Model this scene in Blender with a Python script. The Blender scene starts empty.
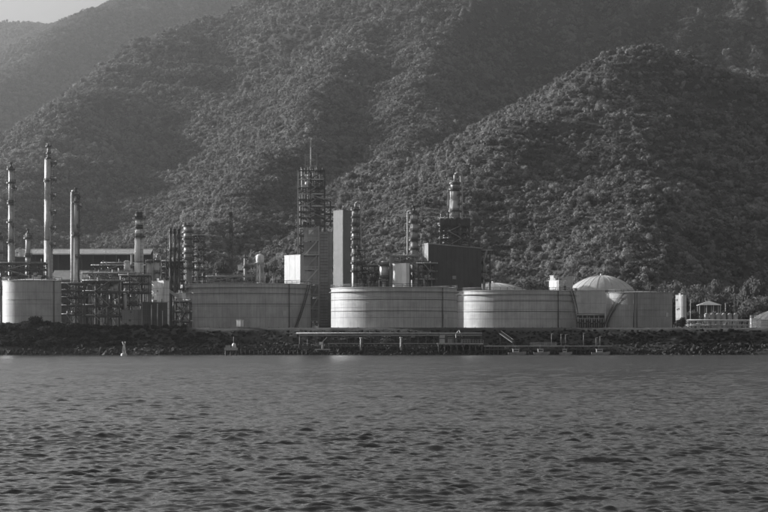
import bpy, bmesh, math, random
import numpy as np
from mathutils import Vector, Matrix

random.seed(7)
RNG = np.random.default_rng(11)
sc = bpy.context.scene
COL = sc.collection

# ------------------------------------------------------------------ camera
F = 2133.33          # focal length in photograph pixels (768 wide)
Y0 = 340.0           # photograph row of the camera's eye level
CAMZ = 5.3           # metres above the water
cam_d = bpy.data.cameras.new('camera')
cam_d.sensor_fit = 'HORIZONTAL'
cam_d.sensor_width = 36.0
cam_d.lens = F / 768.0 * 36.0
cam_d.shift_y = (Y0 - 256.0) / 768.0
cam_d.clip_start = 0.5
cam_d.clip_end = 30000.0
cam = bpy.data.objects.new('camera', cam_d)
COL.objects.link(cam)
cam.location = (0, 0, CAMZ)
cam.rotation_euler = (math.radians(90), 0, 0)
sc.camera = cam

# ------------------------------------------------------------------ sky, sun, exposure
SUN_EL = math.radians(17.5)
SUN_AZ = math.radians(-66.0)      # from the view direction (+Y), negative = left
sun_dir = Vector((math.sin(SUN_AZ) * math.cos(SUN_EL), math.cos(SUN_AZ) * math.cos(SUN_EL), math.sin(SUN_EL)))
VEIL, SKY_SHARE = 0.65, .58
world = bpy.data.worlds.new('World')
sc.world = world
world.use_nodes = True
wn, wl = world.node_tree.nodes, world.node_tree.links
wn.clear()
sky_n = wn.new('ShaderNodeTexSky')
sky_n.sky_type = 'NISHITA'
sky_n.sun_disc = False
sky_n.sun_elevation = SUN_EL
sky_n.sun_rotation = SUN_AZ
sky_n.altitude = 0
sky_n.air_density = 1.0
sky_n.dust_density = 2.5
sky_n.ozone_density = 1.0
bw = wn.new('ShaderNodeRGBToBW')           # a black-and-white photograph
# thin high cloud veiling the whole sky evenly, with faint mottling
tc = wn.new('ShaderNodeTexCoord'); mp_ = wn.new('ShaderNodeMapping'); mp_.inputs['Scale'].default_value = (1, 1, 2.5)
cl = wn.new('ShaderNodeTexNoise'); cl.inputs['Scale'].default_value = 5.0; cl.inputs['Detail'].default_value = 6
wl.new(tc.outputs['Generated'], mp_.inputs['Vector']); wl.new(mp_.outputs[0], cl.inputs['Vector'])
mr = wn.new('ShaderNodeMapRange'); mr.inputs['To Min'].default_value = VEIL * .85; mr.inputs['To Max'].default_value = VEIL * 1.15
wl.new(cl.outputs['Fac'], mr.inputs['Value'])
ma = wn.new('ShaderNodeMath'); ma.operation = 'MULTIPLY_ADD'; ma.inputs[1].default_value = SKY_SHARE
bg = wn.new('ShaderNodeBackground')
bg.inputs['Strength'].default_value = 0.1
wo = wn.new('ShaderNodeOutputWorld')
wl.new(sky_n.outputs[0], bw.inputs[0]); wl.new(bw.outputs[0], ma.inputs[0]); wl.new(mr.outputs[0], ma.inputs[2])
wl.new(ma.outputs[0], bg.inputs['Color']); wl.new(bg.outputs[0], wo.inputs['Surface'])

sun_d = bpy.data.lights.new('sun', 'SUN')
sun_d.energy = 4.9
sun_d.angle = math.radians(0.6)
sun_d.color = (1, 1, 1)
sun = bpy.data.objects.new('sun', sun_d)
COL.objects.link(sun)
sun.location = (-300, 200, 400)
sun.rotation_euler = sun_dir.to_track_quat('Z', 'Y').to_euler()

vs = sc.view_settings
vs.view_transform = 'Standard'; vs.look = 'None'; vs.exposure = 1.2; vs.gamma = 1.0; vs.use_curve_mapping = False
sc.cycles.use_denoising = True
sc.cycles.use_adaptive_sampling = True
sc.cycles.adaptive_threshold = 0.02
sc.cycles.max_bounces = 5
sc.cycles.diffuse_bounces = 2
sc.cycles.glossy_bounces = 3
sc.cycles.volume_bounces = 0
sc.cycles.transparent_max_bounces = 8

# ------------------------------------------------------------------ pixel -> place
def WX(px, D): return (px - 384.0) / F * D
def HZ(py, D): return CAMZ + (Y0 - py) / F * D
def M(npx, D): return npx / F * D          # photograph pixels to metres at distance D

# ------------------------------------------------------------------ numpy noise
_PERM = RNG.permutation(512).astype(np.int64)
_G = RNG.uniform(0, 2 * np.pi, 512)
def _hash(i, j): return _PERM[(_PERM[i & 511] + j) & 511]
def perlin(x, y):
    i = np.floor(x).astype(np.int64); j = np.floor(y).astype(np.int64)
    fx, fy = x - i, y - j
    u = fx * fx * fx * (fx * (fx * 6 - 15) + 10); v = fy * fy * fy * (fy * (fy * 6 - 15) + 10)
    def g(a, b, dx, dy):
        t = _G[_hash(a, b)]
        return np.cos(t) * dx + np.sin(t) * dy
    n00 = g(i, j, fx, fy); n10 = g(i + 1, j, fx - 1, fy); n01 = g(i, j + 1, fx, fy - 1); n11 = g(i + 1, j + 1, fx - 1, fy - 1)
    return ((n00 * (1 - u) + n10 * u) * (1 - v) + (n01 * (1 - u) + n11 * u) * v) * 1.4
def fbm(x, y, oct=4, gain=.5):
    s = 0; a = 1
    for k in range(oct):
        s = s + a * perlin(x + 17.3 * k, y - 9.1 * k); x, y, a = x * 2.03, y * 2.03, a * gain
    return s
def ridged(x, y, oct=4, gain=.5):
    s = 0; a = 1
    for k in range(oct):
        s = s + a * (1 - 2 * np.abs(perlin(x + 31.7 * k, y + 5.3 * k))); x, y, a = x * 2.07, y * 2.07, a * gain
    return s

# ------------------------------------------------------------------ materials (all grey: the photograph is black and white)
MATS = {}
def mat(name, v, rough=.6, var=.25, scale=.6, streak=0., metallic=0., bump=0., spec=.4, fine=0.):
    if name in MATS: return MATS[name]
    m = bpy.data.materials.new(name); m.use_nodes = True
    n, l = m.node_tree.nodes, m.node_tree.links
    b = n['Principled BSDF']
    b.inputs['Roughness'].default_value = rough
    b.inputs['Metallic'].default_value = metallic
    b.inputs['Specular IOR Level'].default_value = spec
    geo = n.new('ShaderNodeNewGeometry')
    t = n.new('ShaderNodeTexNoise'); t.inputs['Scale'].default_value = scale; t.inputs['Detail'].default_value = 6; t.inputs['Roughness'].default_value = .6
    l.new(geo.outputs['Position'], t.inputs['Vector'])
    r = n.new('ShaderNodeMapRange')
    r.inputs['From Min'].default_value = .28; r.inputs['From Max'].default_value = .72
    r.inputs['To Min'].default_value = max(0, v * (1 - var)); r.inputs['To Max'].default_value = min(.9, v * (1 + var))
    l.new(t.outputs['Fac'], r.inputs['Value'])
    out = r.outputs['Result']
    if streak > 0:
        mp = n.new('ShaderNodeMapping'); mp.inputs['Scale'].default_value = (1.6, 1.6, .07)
        l.new(geo.outputs['Position'], mp.inputs['Vector'])
        t2 = n.new('ShaderNodeTexNoise'); t2.inputs['Scale'].default_value = 1.0; t2.inputs['Detail'].default_value = 5; t2.inputs['Roughness'].default_value = .7
        l.new(mp.outputs[0], t2.inputs['Vector'])
        r2 = n.new('ShaderNodeMapRange'); r2.inputs['From Min'].default_value = .38; r2.inputs['From Max'].default_value = .68
        r2.inputs['To Min'].default_value = 1.0; r2.inputs['To Max'].default_value = 1 - streak
        l.new(t2.outputs['Fac'], r2.inputs['Value'])
        mm = n.new('ShaderNodeMath'); mm.operation = 'MULTIPLY'
        l.new(out, mm.inputs[0]); l.new(r2.outputs['Result'], mm.inputs[1]); out = mm.outputs[0]
    cc = n.new('ShaderNodeCombineColor')
    for k in range(3): l.new(out, cc.inputs[k])
    l.new(cc.outputs[0], b.inputs['Base Color'])
    if bump > 0:
        t3 = n.new('ShaderNodeTexNoise'); t3.inputs['Scale'].default_value = fine or scale * 6; t3.inputs['Detail'].default_value = 5
        l.new(geo.outputs['Position'], t3.inputs['Vector'])
        bp = n.new('ShaderNodeBump'); bp.inputs['Strength'].default_value = 1; bp.inputs['Distance'].default_value = bump
        l.new(t3.outputs['Fac'], bp.inputs['Height']); l.new(bp.outputs[0], b.inputs['Normal'])
    MATS[name] = m
    return m

def leaf_mat(name, v, var=.5, scale=.05):
    if name in MATS: return MATS[name]
    m = bpy.data.materials.new(name); m.use_nodes = True
    n, l = m.node_tree.nodes, m.node_tree.links
    n.clear()
    o = n.new('ShaderNodeOutputMaterial')
    info = n.new('ShaderNodeObjectInfo'); geo = n.new('ShaderNodeNewGeometry')
    t = n.new('ShaderNodeTexNoise'); t.inputs['Scale'].default_value = scale; t.inputs['Detail'].default_value = 4
    l.new(geo.outputs['Position'], t.inputs['Vector'])
    ad = n.new('ShaderNodeMath'); ad.operation = 'ADD'
    l.new(info.outputs['Random'], ad.inputs[0]); l.new(t.outputs['Fac'], ad.inputs[1])
    r = n.new('ShaderNodeMapRange'); r.inputs['From Min'].default_value = .45; r.inputs['From Max'].default_value = 1.45
    r.inputs['To Min'].default_value = v * (1 - var); r.inputs['To Max'].default_value = v * (1 + var)
    l.new(ad.outputs[0], r.inputs['Value'])
    cc = n.new('ShaderNodeCombineColor')
    for k in range(3): l.new(r.outputs['Result'], cc.inputs[k])
    d = n.new('ShaderNodeBsdfDiffuse'); tr = n.new('ShaderNodeBsdfTranslucent'); mx = n.new('ShaderNodeMixShader'); mx.inputs[0].default_value = .35
    l.new(cc.outputs[0], d.inputs['Color']); l.new(cc.outputs[0], tr.inputs['Color'])
    l.new(d.outputs[0], mx.inputs[1]); l.new(tr.outputs[0], mx.inputs[2]); l.new(mx.outputs[0], o.inputs['Surface'])
    MATS[name] = m
    return m

# ------------------------------------------------------------------ object helpers
def link(o, parent=None):
    COL.objects.link(o)
    if parent is not None: o.parent = parent
    return o
def tag(o, label=None, cat=None, group=None, kind=None):
    if label: o['label'] = label
    if cat: o['category'] = cat
    if group: o['group'] = group
    if kind: o['kind'] = kind
    return o
def np_mesh(name, verts, faces, material, smooth=False):
    me = bpy.data.meshes.new(name)
    verts = np.asarray(verts, np.float32); faces = np.asarray(faces, np.int32)
    k = faces.shape[1]
    me.vertices.add(len(verts)); me.vertices.foreach_set('co', verts.ravel())
    me.loops.add(faces.size); me.loops.foreach_set('vertex_index', faces.ravel())
    me.polygons.add(len(faces)); me.polygons.foreach_set('loop_start', np.arange(0, faces.size, k, dtype=np.int32))
    if smooth: me.polygons.foreach_set('use_smooth', np.ones(len(faces), bool))
    me.update(calc_edges=True); me.validate()
    if material: me.materials.append(material)
    return me
def grid_faces(nr, nc):
    i = np.arange(nr - 1)[:, None] * nc + np.arange(nc - 1)[None, :]
    i = i.ravel()
    return np.stack([i, i + 1, i + nc + 1, i + nc], 1)
# ================================================================== THE SETTING
G = 9.6               # level of the plant's ground above the water
SHORE = 760.0

# ------------------------------------------------------------------ water
WAVE = .0088
def make_water():
    m = bpy.data.materials.new('sea_water'); m.use_nodes = True
    n, l = m.node_tree.nodes, m.node_tree.links
    b = n['Principled BSDF']
    b.inputs['Base Color'].default_value = (.012, .012, .012, 1)
    b.inputs['Roughness'].default_value = .10
    b.inputs['IOR'].default_value = 1.5
    geo = n.new('ShaderNodeNewGeometry')
    def noise(sx, sy, sca, det):
        mp = n.new('ShaderNodeMapping'); mp.inputs['Scale'].default_value = (sx, sy, 1)
        l.new(geo.outputs['Position'], mp.inputs['Vector'])
        t = n.new('ShaderNodeTexNoise'); t.inputs['Scale'].default_value = sca; t.inputs['Detail'].default_value = det; t.inputs['Roughness'].default_value = .55
        l.new(mp.outputs[0], t.inputs['Vector']); return t.outputs['Fac']
    b1 = n.new('ShaderNodeBump'); b1.inputs['Strength'].default_value = 1; b1.inputs['Distance'].default_value = .05
    l.new(noise(.5, 1, 2.6, 5), b1.inputs['Height'])
    l.new(b1.outputs[0], b.inputs['Normal'])
    # beyond the reach of the modelled ripples their slopes live on as roughness
    sx = n.new('ShaderNodeSeparateXYZ'); l.new(geo.outputs['Position'], sx.inputs[0])
    rr = n.new('ShaderNodeMapRange'); rr.inputs['From Min'].default_value = 110; rr.inputs['From Max'].default_value = 420; rr.inputs['To Min'].default_value = .06; rr.inputs['To Max'].default_value = .23
    l.new(sx.outputs['Y'], rr.inputs['Value']); l.new(rr.outputs['Result'], b.inputs['Roughness'])
    # wave surface: many short-crested components, rows packed closer near the camera
    rng = np.random.default_rng(5); NW = 96; comps = []
    for k in range(NW):
        lam = .24 * (4.4 / .24) ** (k / (NW - 1.0))
        th = math.radians(-80) + rng.normal(0, .5)
        comps.append((lam, math.cos(th) * 2 * math.pi / lam, math.sin(th) * 2 * math.pi / lam, WAVE * lam ** .9 / (1 + (lam / 1.9) ** 2), rng.uniform(0, 6.28)))
    def sheet(d0, d1, step, nc):
        dist = [d0]
        while dist[-1] < d1: dist.append(dist[-1] + step(dist[-1]))
        dist = np.array(dist); dist[-1] = d1
        inner = np.linspace(-1, 1, nc)[None, :] * (dist[:, None] * .23 + 6)
        side = (70.0 * (np.arange(1, 46) / 45.0) ** 1.35)[None, :]          # coarser flanks beyond the view
        Xg = np.concatenate([inner[:, :1] - side[:, ::-1], inner, inner[:, -1:] + side], 1); nc = Xg.shape[1]
        Yg = np.repeat(dist[:, None], nc, 1)
        sp = np.maximum(np.maximum(.07, dist * .00105)[:, None], np.abs(np.gradient(Xg, axis=1)) * .62); z = np.zeros_like(Xg)
        gust = 1 + .55 * np.clip(fbm(Xg * .05, Yg * .02, 4), -.8, 1.2)
        calm = 1 + .35 * np.clip(fbm(Xg * .4, Yg * .3, 2), -1, 1)
        for lam, kx, ky, amp, ph in comps:
            z += amp * np.clip((lam / sp - 2.2) / 1.5, 0, 1) * (calm if lam < .9 else gust) * np.sin(kx * Xg + ky * Yg + ph)
        z += np.where(z > 0, 1.6 * z * z, 0) + .03 * fbm(Xg * .12, Yg * .12, 2)
        me = np_mesh('water', np.stack([Xg, Yg, z], -1).reshape(-1, 3), grid_faces(len(dist), nc), m, True)
        tag(link(bpy.data.objects.new('water', me)), kind='structure')
        print('water rows', len(dist))
    sheet(38.0, 132.0, lambda d: max(.075, d * .00085), 520)
    sheet(132.0, SHORE + 6, lambda d: d * .0008 + d * d * 1.6e-6, 320)
    dist = (38.0, SHORE + 6)
    # the rest of the bay round the fan of waves
    f0, f1 = dist[0], dist[-1]; h0, h1 = f0 * .23 + 76, f1 * .23 + 76
    vo = [(-h0, f0, 0), (h0, f0, 0), (h1, f1, 0), (-h1, f1, 0), (-3000, -300, 0), (3000, -300, 0), (3000, f1, 0), (-3000, f1, 0)]
    me2 = np_mesh('bay_water', vo, [(4, 5, 1, 0), (5, 6, 2, 1), (7, 4, 0, 3)], m)
    tag(link(bpy.data.objects.new('water', me2)), kind='structure')
make_water()

# ------------------------------------------------------------------ hills: spurs given by their crest lines (photo pixel, row, distance)
def crest(*pts):
    return np.array([(WX(a, d), d, HZ(b, d)) for a, b, d in pts])
CRESTS = [   # crest, fall to the left, fall to the right
    (crest((-500, -10, 8800), (-200, 14, 8800), (0, 24, 8600), (62, 24, 8400), (150, 0, 8200), (330, -60, 7600)), .5, .6),
    (crest((420, -90, 7400), (190, -30, 6900), (130, -6, 6650), (98, 7, 6450), (64, 29, 6150), (32, 50, 5800), (0, 72, 5400), (-60, 115, 4700), (-150, 200, 3600)), .75, .6),
    (crest((480, -80, 4700), (300, -26, 4120), (240, 4, 3900), (205, 18, 3760), (155, 40, 3580), (122, 64, 3400), (98, 86, 3230), (73, 110, 3050), (48, 136, 2850), (26, 160, 2650), (-14, 200, 2300), (-60, 250, 1800)), 1.05, .62),
    (crest((600, -80, 3900), (470, -30, 3700), (405, 4, 3450), (362, 34, 3150), (330, 66, 2850), (305, 98, 2550), (282, 130, 2300), (258, 160, 2100), (232, 190, 1900), (205, 222, 1700), (172, 252, 1450), (140, 282, 1250)), .9, .7),
    (crest((405, 4, 3450), (432, 45, 3050), (420, 85, 2700), (404, 125, 2380), (380, 170, 2050), (352, 215, 1780), (330, 255, 1480)), .8, .7),
    (crest((470, -30, 3700), (540, -130, 4100), (620, -150, 4150), (760, -110, 4050), (1000, -80, 3900), (1400, -40, 3700)), .62, .66),  # peak raised above the view, added to cast shade on the right slopes
    (crest((1000, -80, 3900), (1040, 60, 2700), (1000, 160, 1900)), .6, .7),
    (crest((830, 150, 2500), (780, 112, 2330), (740, 86, 2200), (706, 67, 2090), (672, 59, 2000), (642, 63, 1950), (612, 71, 1880), (583, 88, 1800), (558, 108, 1740), (524, 132, 1670), (494, 154, 1600), (464, 182, 1530), (442, 210, 1470), (420, 240, 1390), (400, 275, 1270)), .8, .6),
    (crest((650, 63, 1950), (652, 120, 1760), (645, 175, 1560), (630, 230, 1360), (610, 270, 1230)), .5, .72),
]
def seg_field(x, y, P, kl, kr, R):
    best = np.full(x.shape, -1e9)
    tacc = 0.0
    for a, b in zip(P[:-1], P[1:]):
        d = b[:2] - a[:2]; L = np.hypot(*d); u = d / L
        rx, ry = x - a[0], y - a[1]
        t = np.clip((rx * u[0] + ry * u[1]) / L, 0, 1)
        qx, qy = a[0] + t * d[0], a[1] + t * d[1]
        dx, dy = x - qx, y - qy
        r = np.hypot(dx, dy)
        s = (tacc + t * L)
        gul = ridged(s / 170.0 + 3.1, r / 700.0 + tacc * .01, 3)
        k = np.where(dx < 0, kl, kr) * (1 - .16 * gul * np.clip(r / 140, 0, 1))
        rr = np.sqrt(r * r + R * R) - R
        h = a[2] + t * (b[2] - a[2]) - k * rr
        best = np.maximum(best, h); tacc += L
    return best
def hill_height(x, y):
    wx = x + 38 * fbm(x / 420., y / 420., 3); wy = y + 38 * fbm(x / 420. + 40, y / 420. - 13, 3)
    fade = np.clip((y - 1250) / 500, 0, 1)
    wx = x + (wx - x) * fade * .8; wy = y + (wy - y) * fade * .8
    hs = [seg_field(wx, wy, P, kl, kr, R) for (P, kl, kr), R in zip(CRESTS, (50, 55, 36, 22, 22, 30, 22, 26, 22))]
    h = np.stack(hs); k = 16.0
    mx = h.max(0); h = mx + k * np.log(np.exp((h - mx) / k).sum(0))
    h = h - 6 + fade * (9 * fbm(x / 170., y / 170., 4) + 5 * ridged(x / 95., y / 95., 3))
    base = G - .3 + 2.0 * fbm(x / 130., y / 130., 3) * np.clip((y - 1150) / 200, 0, 1) + np.clip(y - 1180, 0, None) * .03
    return np.where(h > base, h, base) + 3 * np.exp(-np.abs(h - base) / 6.0) * np.clip((y - 1200) / 60, 0, 1)
TX = np.arange(-2400, 2401, 15.0); TY = np.concatenate([np.arange(1000, 2600, 12.0), np.arange(2600, 5000, 20.0), np.arange(5000, 9600, 36.0)])
XX, YY = np.meshgrid(TX, TY)
HH = hill_height(XX, YY)
def make_hills():
    soil = mat('hill_soil', .02, .95, .3, .02)
    me = np_mesh('hills', np.stack([XX, YY, HH], -1).reshape(-1, 3), grid_faces(len(TY), len(TX)), soil, True)
    tag(link(bpy.data.objects.new('hills', me)), kind='structure')
make_hills()
def hill_at(x, y):
    i = np.clip(np.searchsorted(TY, y) - 1, 0, len(TY) - 2); j = np.clip(((x - TX[0]) / 15.0).astype(int), 0, len(TX) - 2)
    fy = (y - TY[i]) / (TY[i + 1] - TY[i]); fx = (x - TX[j]) / 15.0
    return (HH[i, j] * (1 - fx) + HH[i, j + 1] * fx) * (1 - fy) + (HH[i + 1, j] * (1 - fx) + HH[i + 1, j + 1] * fx) * fy

# ------------------------------------------------------------------ crowns: leaf clumps spread over a lumpy volume, on a darker core
def crown_mesh(name, nleaf, leaf, seed, material, lobes=7, tall=1.0, rlo=.17, rhi=.27, spread=1.0):
    r = np.random.default_rng(seed)
    cen = r.normal(0, 1, (lobes, 3)); cen /= np.linalg.norm(cen, axis=1)[:, None]
    cen *= np.array([.30, .30, .24]) * spread * r.uniform(.6, 1.15, (lobes, 1)); cen[:, 2] = cen[:, 2] * tall
    rad = r.uniform(rlo, rhi, lobes)
    which = r.integers(0, lobes, nleaf)
    d = r.normal(0, 1, (nleaf, 3)); d[:, 2] += .25; d /= np.linalg.norm(d, axis=1)[:, None]
    p = cen[which] + d * (rad[which] * r.uniform(.66, 1.1, nleaf))[:, None]
    nrm = d + r.normal(0, .42, (nleaf, 3)); nrm /= np.linalg.norm(nrm, axis=1)[:, None]
    a = np.cross(nrm, r.normal(0, 1, (nleaf, 3))); a /= np.linalg.norm(a, axis=1)[:, None]
    b = np.cross(nrm, a)
    s = leaf * r.uniform(.6, 1.3, nleaf)[:, None]
    a, b = a * s, b * s * r.uniform(.6, 1, nleaf)[:, None]
    v = np.stack([p - a, p - .3 * b + .0 * a, p + a, p + b + nrm * s * .3], 1).reshape(-1, 3)
    v = np.stack([p - a - b * .6, p + a - b * .5, p + a * .7 + b, p - a * .6 + b * .8], 1).reshape(-1, 3)
    f = np.arange(nleaf * 4).reshape(-1, 4)
    vs_, fs_ = [v], [f]; off = len(v)
    # lobe cores
    bm = bmesh.new(); bmesh.ops.create_icosphere(bm, subdivisions=1, radius=1)
    iv = np.array([q.co[:] for q in bm.verts]); itri = np.array([[q.index for q in ff.verts] for ff in bm.faces]); bm.free()
    for c, ra in zip(cen, rad):
        vv = c + iv * ra * .74 * (1 + r.normal(0, .07, (len(iv), 1)))
        vs_.append(vv); fs_.append(np.concatenate([itri, itri[:, 2:3]], 1) + off); off += len(vv)
    v = np.concatenate(vs_); v[:, 2] += .5
    me = bpy.data.meshes.new(name)
    faces = [tuple(q) for q in np.concatenate(fs_[:1]).tolist()] + [tuple(q[:3]) for q in np.concatenate(fs_[1:]).tolist()]
    me.from_pydata(v.tolist(), [], faces); me.update()
    me.materials.append(material)
    return me

# ------------------------------------------------------------------ forest on the hills: one uncountable mass (stuff), crowns scattered by geometry nodes
def scatter(name, pts, scl, rot, kind, objs, label, cat):
    me = bpy.data.meshes.new(name)
    me.vertices.add(len(pts)); me.vertices.foreach_set('co', np.asarray(pts, np.float32).ravel())
    for nm, ty, arr in (('scl', 'FLOAT_VECTOR', scl), ('rot', 'FLOAT_VECTOR', rot), ('idx', 'INT', kind)):
        at = me.attributes.new(nm, ty, 'POINT')
        at.data.foreach_set('vector' if ty == 'FLOAT_VECTOR' else 'value', np.asarray(arr, np.int32 if ty == 'INT' else np.float32).ravel())
    o = link(bpy.data.objects.new(name, me)); tag(o, label, cat, kind='stuff')
    ng = bpy.data.node_groups.new(name + '_scatter', 'GeometryNodeTree')
    ng.interface.new_socket('Geometry', in_out='INPUT', socket_type='NodeSocketGeometry')
    ng.interface.new_socket('Geometry', in_out='OUTPUT', socket_type='NodeSocketGeometry')
    n, l = ng.nodes, ng.links
    gi, go = n.new('NodeGroupInput'), n.new('NodeGroupOutput')
    ip = n.new('GeometryNodeInstanceOnPoints'); jn = n.new('GeometryNodeJoinGeometry')
    for ob in objs:
        oi = n.new('GeometryNodeObjectInfo'); oi.inputs['Object'].default_value = ob; oi.inputs['As Instance'].default_value = True
        l.new(oi.outputs['Geometry'], jn.inputs[0])
    def attr(nm, ty):
        a = n.new('GeometryNodeInputNamedAttribute'); a.data_type = ty; a.inputs['Name'].default_value = nm
        return a.outputs['Attribute']
    l.new(gi.outputs[0], ip.inputs['Points']); l.new(jn.outputs[0], ip.inputs['Instance'])
    ip.inputs['Pick Instance'].default_value = True
    l.new(attr('idx', 'INT'), ip.inputs['Instance Index'])
    rt = n.new('FunctionNodeEulerToRotation'); l.new(attr('rot', 'FLOAT_VECTOR'), rt.inputs[0]); l.new(rt.outputs[0], ip.inputs['Rotation'])
    l.new(attr('scl', 'FLOAT_VECTOR'), ip.inputs['Scale'])
    l.new(ip.outputs[0], go.inputs[0])
    md = o.modifiers.new('scatter', 'NODES'); md.node_group = ng
    return o

FOREST_LEAF = leaf_mat('forest_leaves', .165, .55, .02)
KINDS_ = [(700, .034, 6, 1.0, .17, .28, 1.0), (760, .030, 15, 1.0, .09, .17, 1.25), (620, .034, 8, 1.55, .13, .22, .9), (700, .032, 11, .65, .10, .22, 1.3), (760, .030, 9, 1.15, .08, .30, 1.05), (600, .030, 19, 1.3, .06, .13, 1.2), (720, .036, 5, .9, .2, .3, .9), (650, .028, 13, .9, .07, .2, 1.3)]
CROWNS = [bpy.data.objects.new('forest_crown', crown_mesh('forest_crown', a_, b_, 20 + k, FOREST_LEAF, c_, d_, e_, f_, g_)) for k, (a_, b_, c_, d_, e_, f_, g_) in enumerate(KINDS_)]
def make_forest():
    P = []
    for y0, y1, sp in ((1090, 1600, 5.2), (1600, 2200, 5.6), (2200, 3000, 6.0), (3000, 4400, 7.2), (4400, 7000, 11.0), (7000, 9000, 17.0)):
        ys = np.arange(y0, y1, sp)
        for yy in ys:
            half = yy * .225 + 40
            xs = np.arange(-half, half, sp)
            P.append(np.stack([xs + RNG.uniform(-.5, .5, len(xs)) * sp, yy + RNG.uniform(-.5, .5, len(xs)) * sp, np.full(len(xs), sp)], 1))
    P = np.concatenate(P)
    z = hill_at(P[:, 0], P[:, 1])
    e = 8.0
    gx = (hill_at(P[:, 0] + e, P[:, 1]) - z) / e; gy = (hill_at(P[:, 0], P[:, 1] + e) - z) / e
    # leave out far slopes that face away from the bay
    toward = gy - (z - CAMZ) / P[:, 1] + gx * P[:, 0] / P[:, 1]
    keep = toward > -.22
    gap = fbm(P[:, 0] / 60., P[:, 1] / 60., 3)
    keep &= RNG.uniform(0, 1, len(P)) > np.clip((gap - .6) * .6, 0, .12)
    keep &= (P[:, 1] > 1190) | (z > G + 2.5)
    P, z = P[keep], z[keep]
    s = P[:, 2] * np.exp(RNG.normal(.17, .34, len(P)) + .22 * fbm(P[:, 0] / 90., P[:, 1] / 90., 3))
    s = np.minimum(s * np.where(P[:, 1] > 2600, 1.15, 1.0), P[:, 2] * np.where(P[:, 1] > 4400, 1.45, 2.3))
    scl = np.stack([s, s, s * RNG.uniform(.55, 1.1, len(P))], 1)
    pts = np.stack([P[:, 0], P[:, 1], z - .32 * s], 1)
    rot = np.stack([RNG.normal(0, .15, len(P)), RNG.normal(0, .15, len(P)), RNG.uniform(0, 6.28, len(P))], 1)
    print('forest crowns', len(P))
    scatter('hill_forest', pts, scl, rot, RNG.integers(0, 8, len(P)), CROWNS, 'dense forest covering the steep hillsides behind the refinery', 'forest')
if not globals().get("NOFOREST"): make_forest()

# ------------------------------------------------------------------ plant ground and shore bank
def make_ground():
    gm = mat('yard_gravel', .16, .95, .3, .2)
    me = np_mesh('ground', [(-1500, 788, G), (1500, 788, G), (1500, 1290, G), (-1500, 1290, G)], [(0, 1, 2, 3)], gm)
    tag(link(bpy.data.objects.new('ground', me)), kind='structure')
    bm_ = mat('bank_earth', .02, .95, .45, .25, bump=.3, fine=1.2)
    xs = np.concatenate([np.arange(-1500, -230, 20.), np.arange(-230, 230, .7), np.arange(230, 1501, 20.)]); ts = np.linspace(0, 1, 36)
    X, T = np.meshgrid(xs, ts)
    prof = np.interp(T, [0, .12, .30, .38, .62, .72, 1], [-1.2, .9, 3.4, 3.9, G - .6, G + .15, G + .02])
    Y = SHORE - 6 + T * 42 + 1.6 * fbm(X / 25., T * 2, 3)
    Z = prof + (fbm(X / 3.0, Y / 3.0, 3) * .35 + fbm(X / 14., Y / 14., 2) * .5) * np.clip(1 - np.abs(T - .4) / .55, 0, 1)
    me = np_mesh('shore_bank', np.stack([X, Y, Z], -1).reshape(-1, 3), grid_faces(len(ts), len(xs)), bm_, True)
    tag(link(bpy.data.objects.new('shore_bank', me)), kind='structure')
make_ground()
# ================================================================== KIT FOR THE PLANT
M_WHITE = mat('white_paint', .56, .5, .08, .35, streak=.16)
M_PALE = mat('pale_paint', .38, .55, .12, .35, streak=.22)
M_TANK = mat('tank_paint', .34, .5, .2, .22, streak=.3)
M_TANKD = mat('weathered_tank_paint', .34, .55, .2, .22, streak=.34)
M_TANKR = mat('grey_tank_paint', .23, .55, .2, .22, streak=.3)
M_MID = mat('grey_steel', .26, .5, .25, .5, streak=.25)
M_DARK = mat('dark_steel', .055, .55, .35, .5, streak=.2)
M_BLACK = mat('black_paint', .03, .6, .3, .6)
M_SEAM = mat('seam_shadow_gap', .10, .8, .2, .5)
M_CONC = mat('concrete', .3, .9, .2, .4, streak=.25)
M_CLAD = mat('dark_cladding', .055, .6, .25, .3, streak=.25)
M_GREYCLAD = mat('grey_cladding', .2, .6, .2, .3, streak=.25)
M_SLAB = mat('slab_cladding', .13, .6, .2, .3, streak=.25)
M_ALU = mat('aluminium_jacket', .42, .42, .25, .8, metallic=.35, streak=.2)
M_ROOFG = mat('sheet_roof', .3, .6, .2, .3, streak=.2)
M_WOOD = mat('tarred_timber', .05, .8, .4, .8)
M_ROCK = mat('riprap_stone', .02, .95, .4, .8)
M_BARK = mat('bark', .07, .9, .3, 2)
M_LEAF = leaf_mat('tree_leaves', .10, .5, .08)
M_SCRUB = leaf_mat('scrub_leaves', .032, .6, .15)

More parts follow.
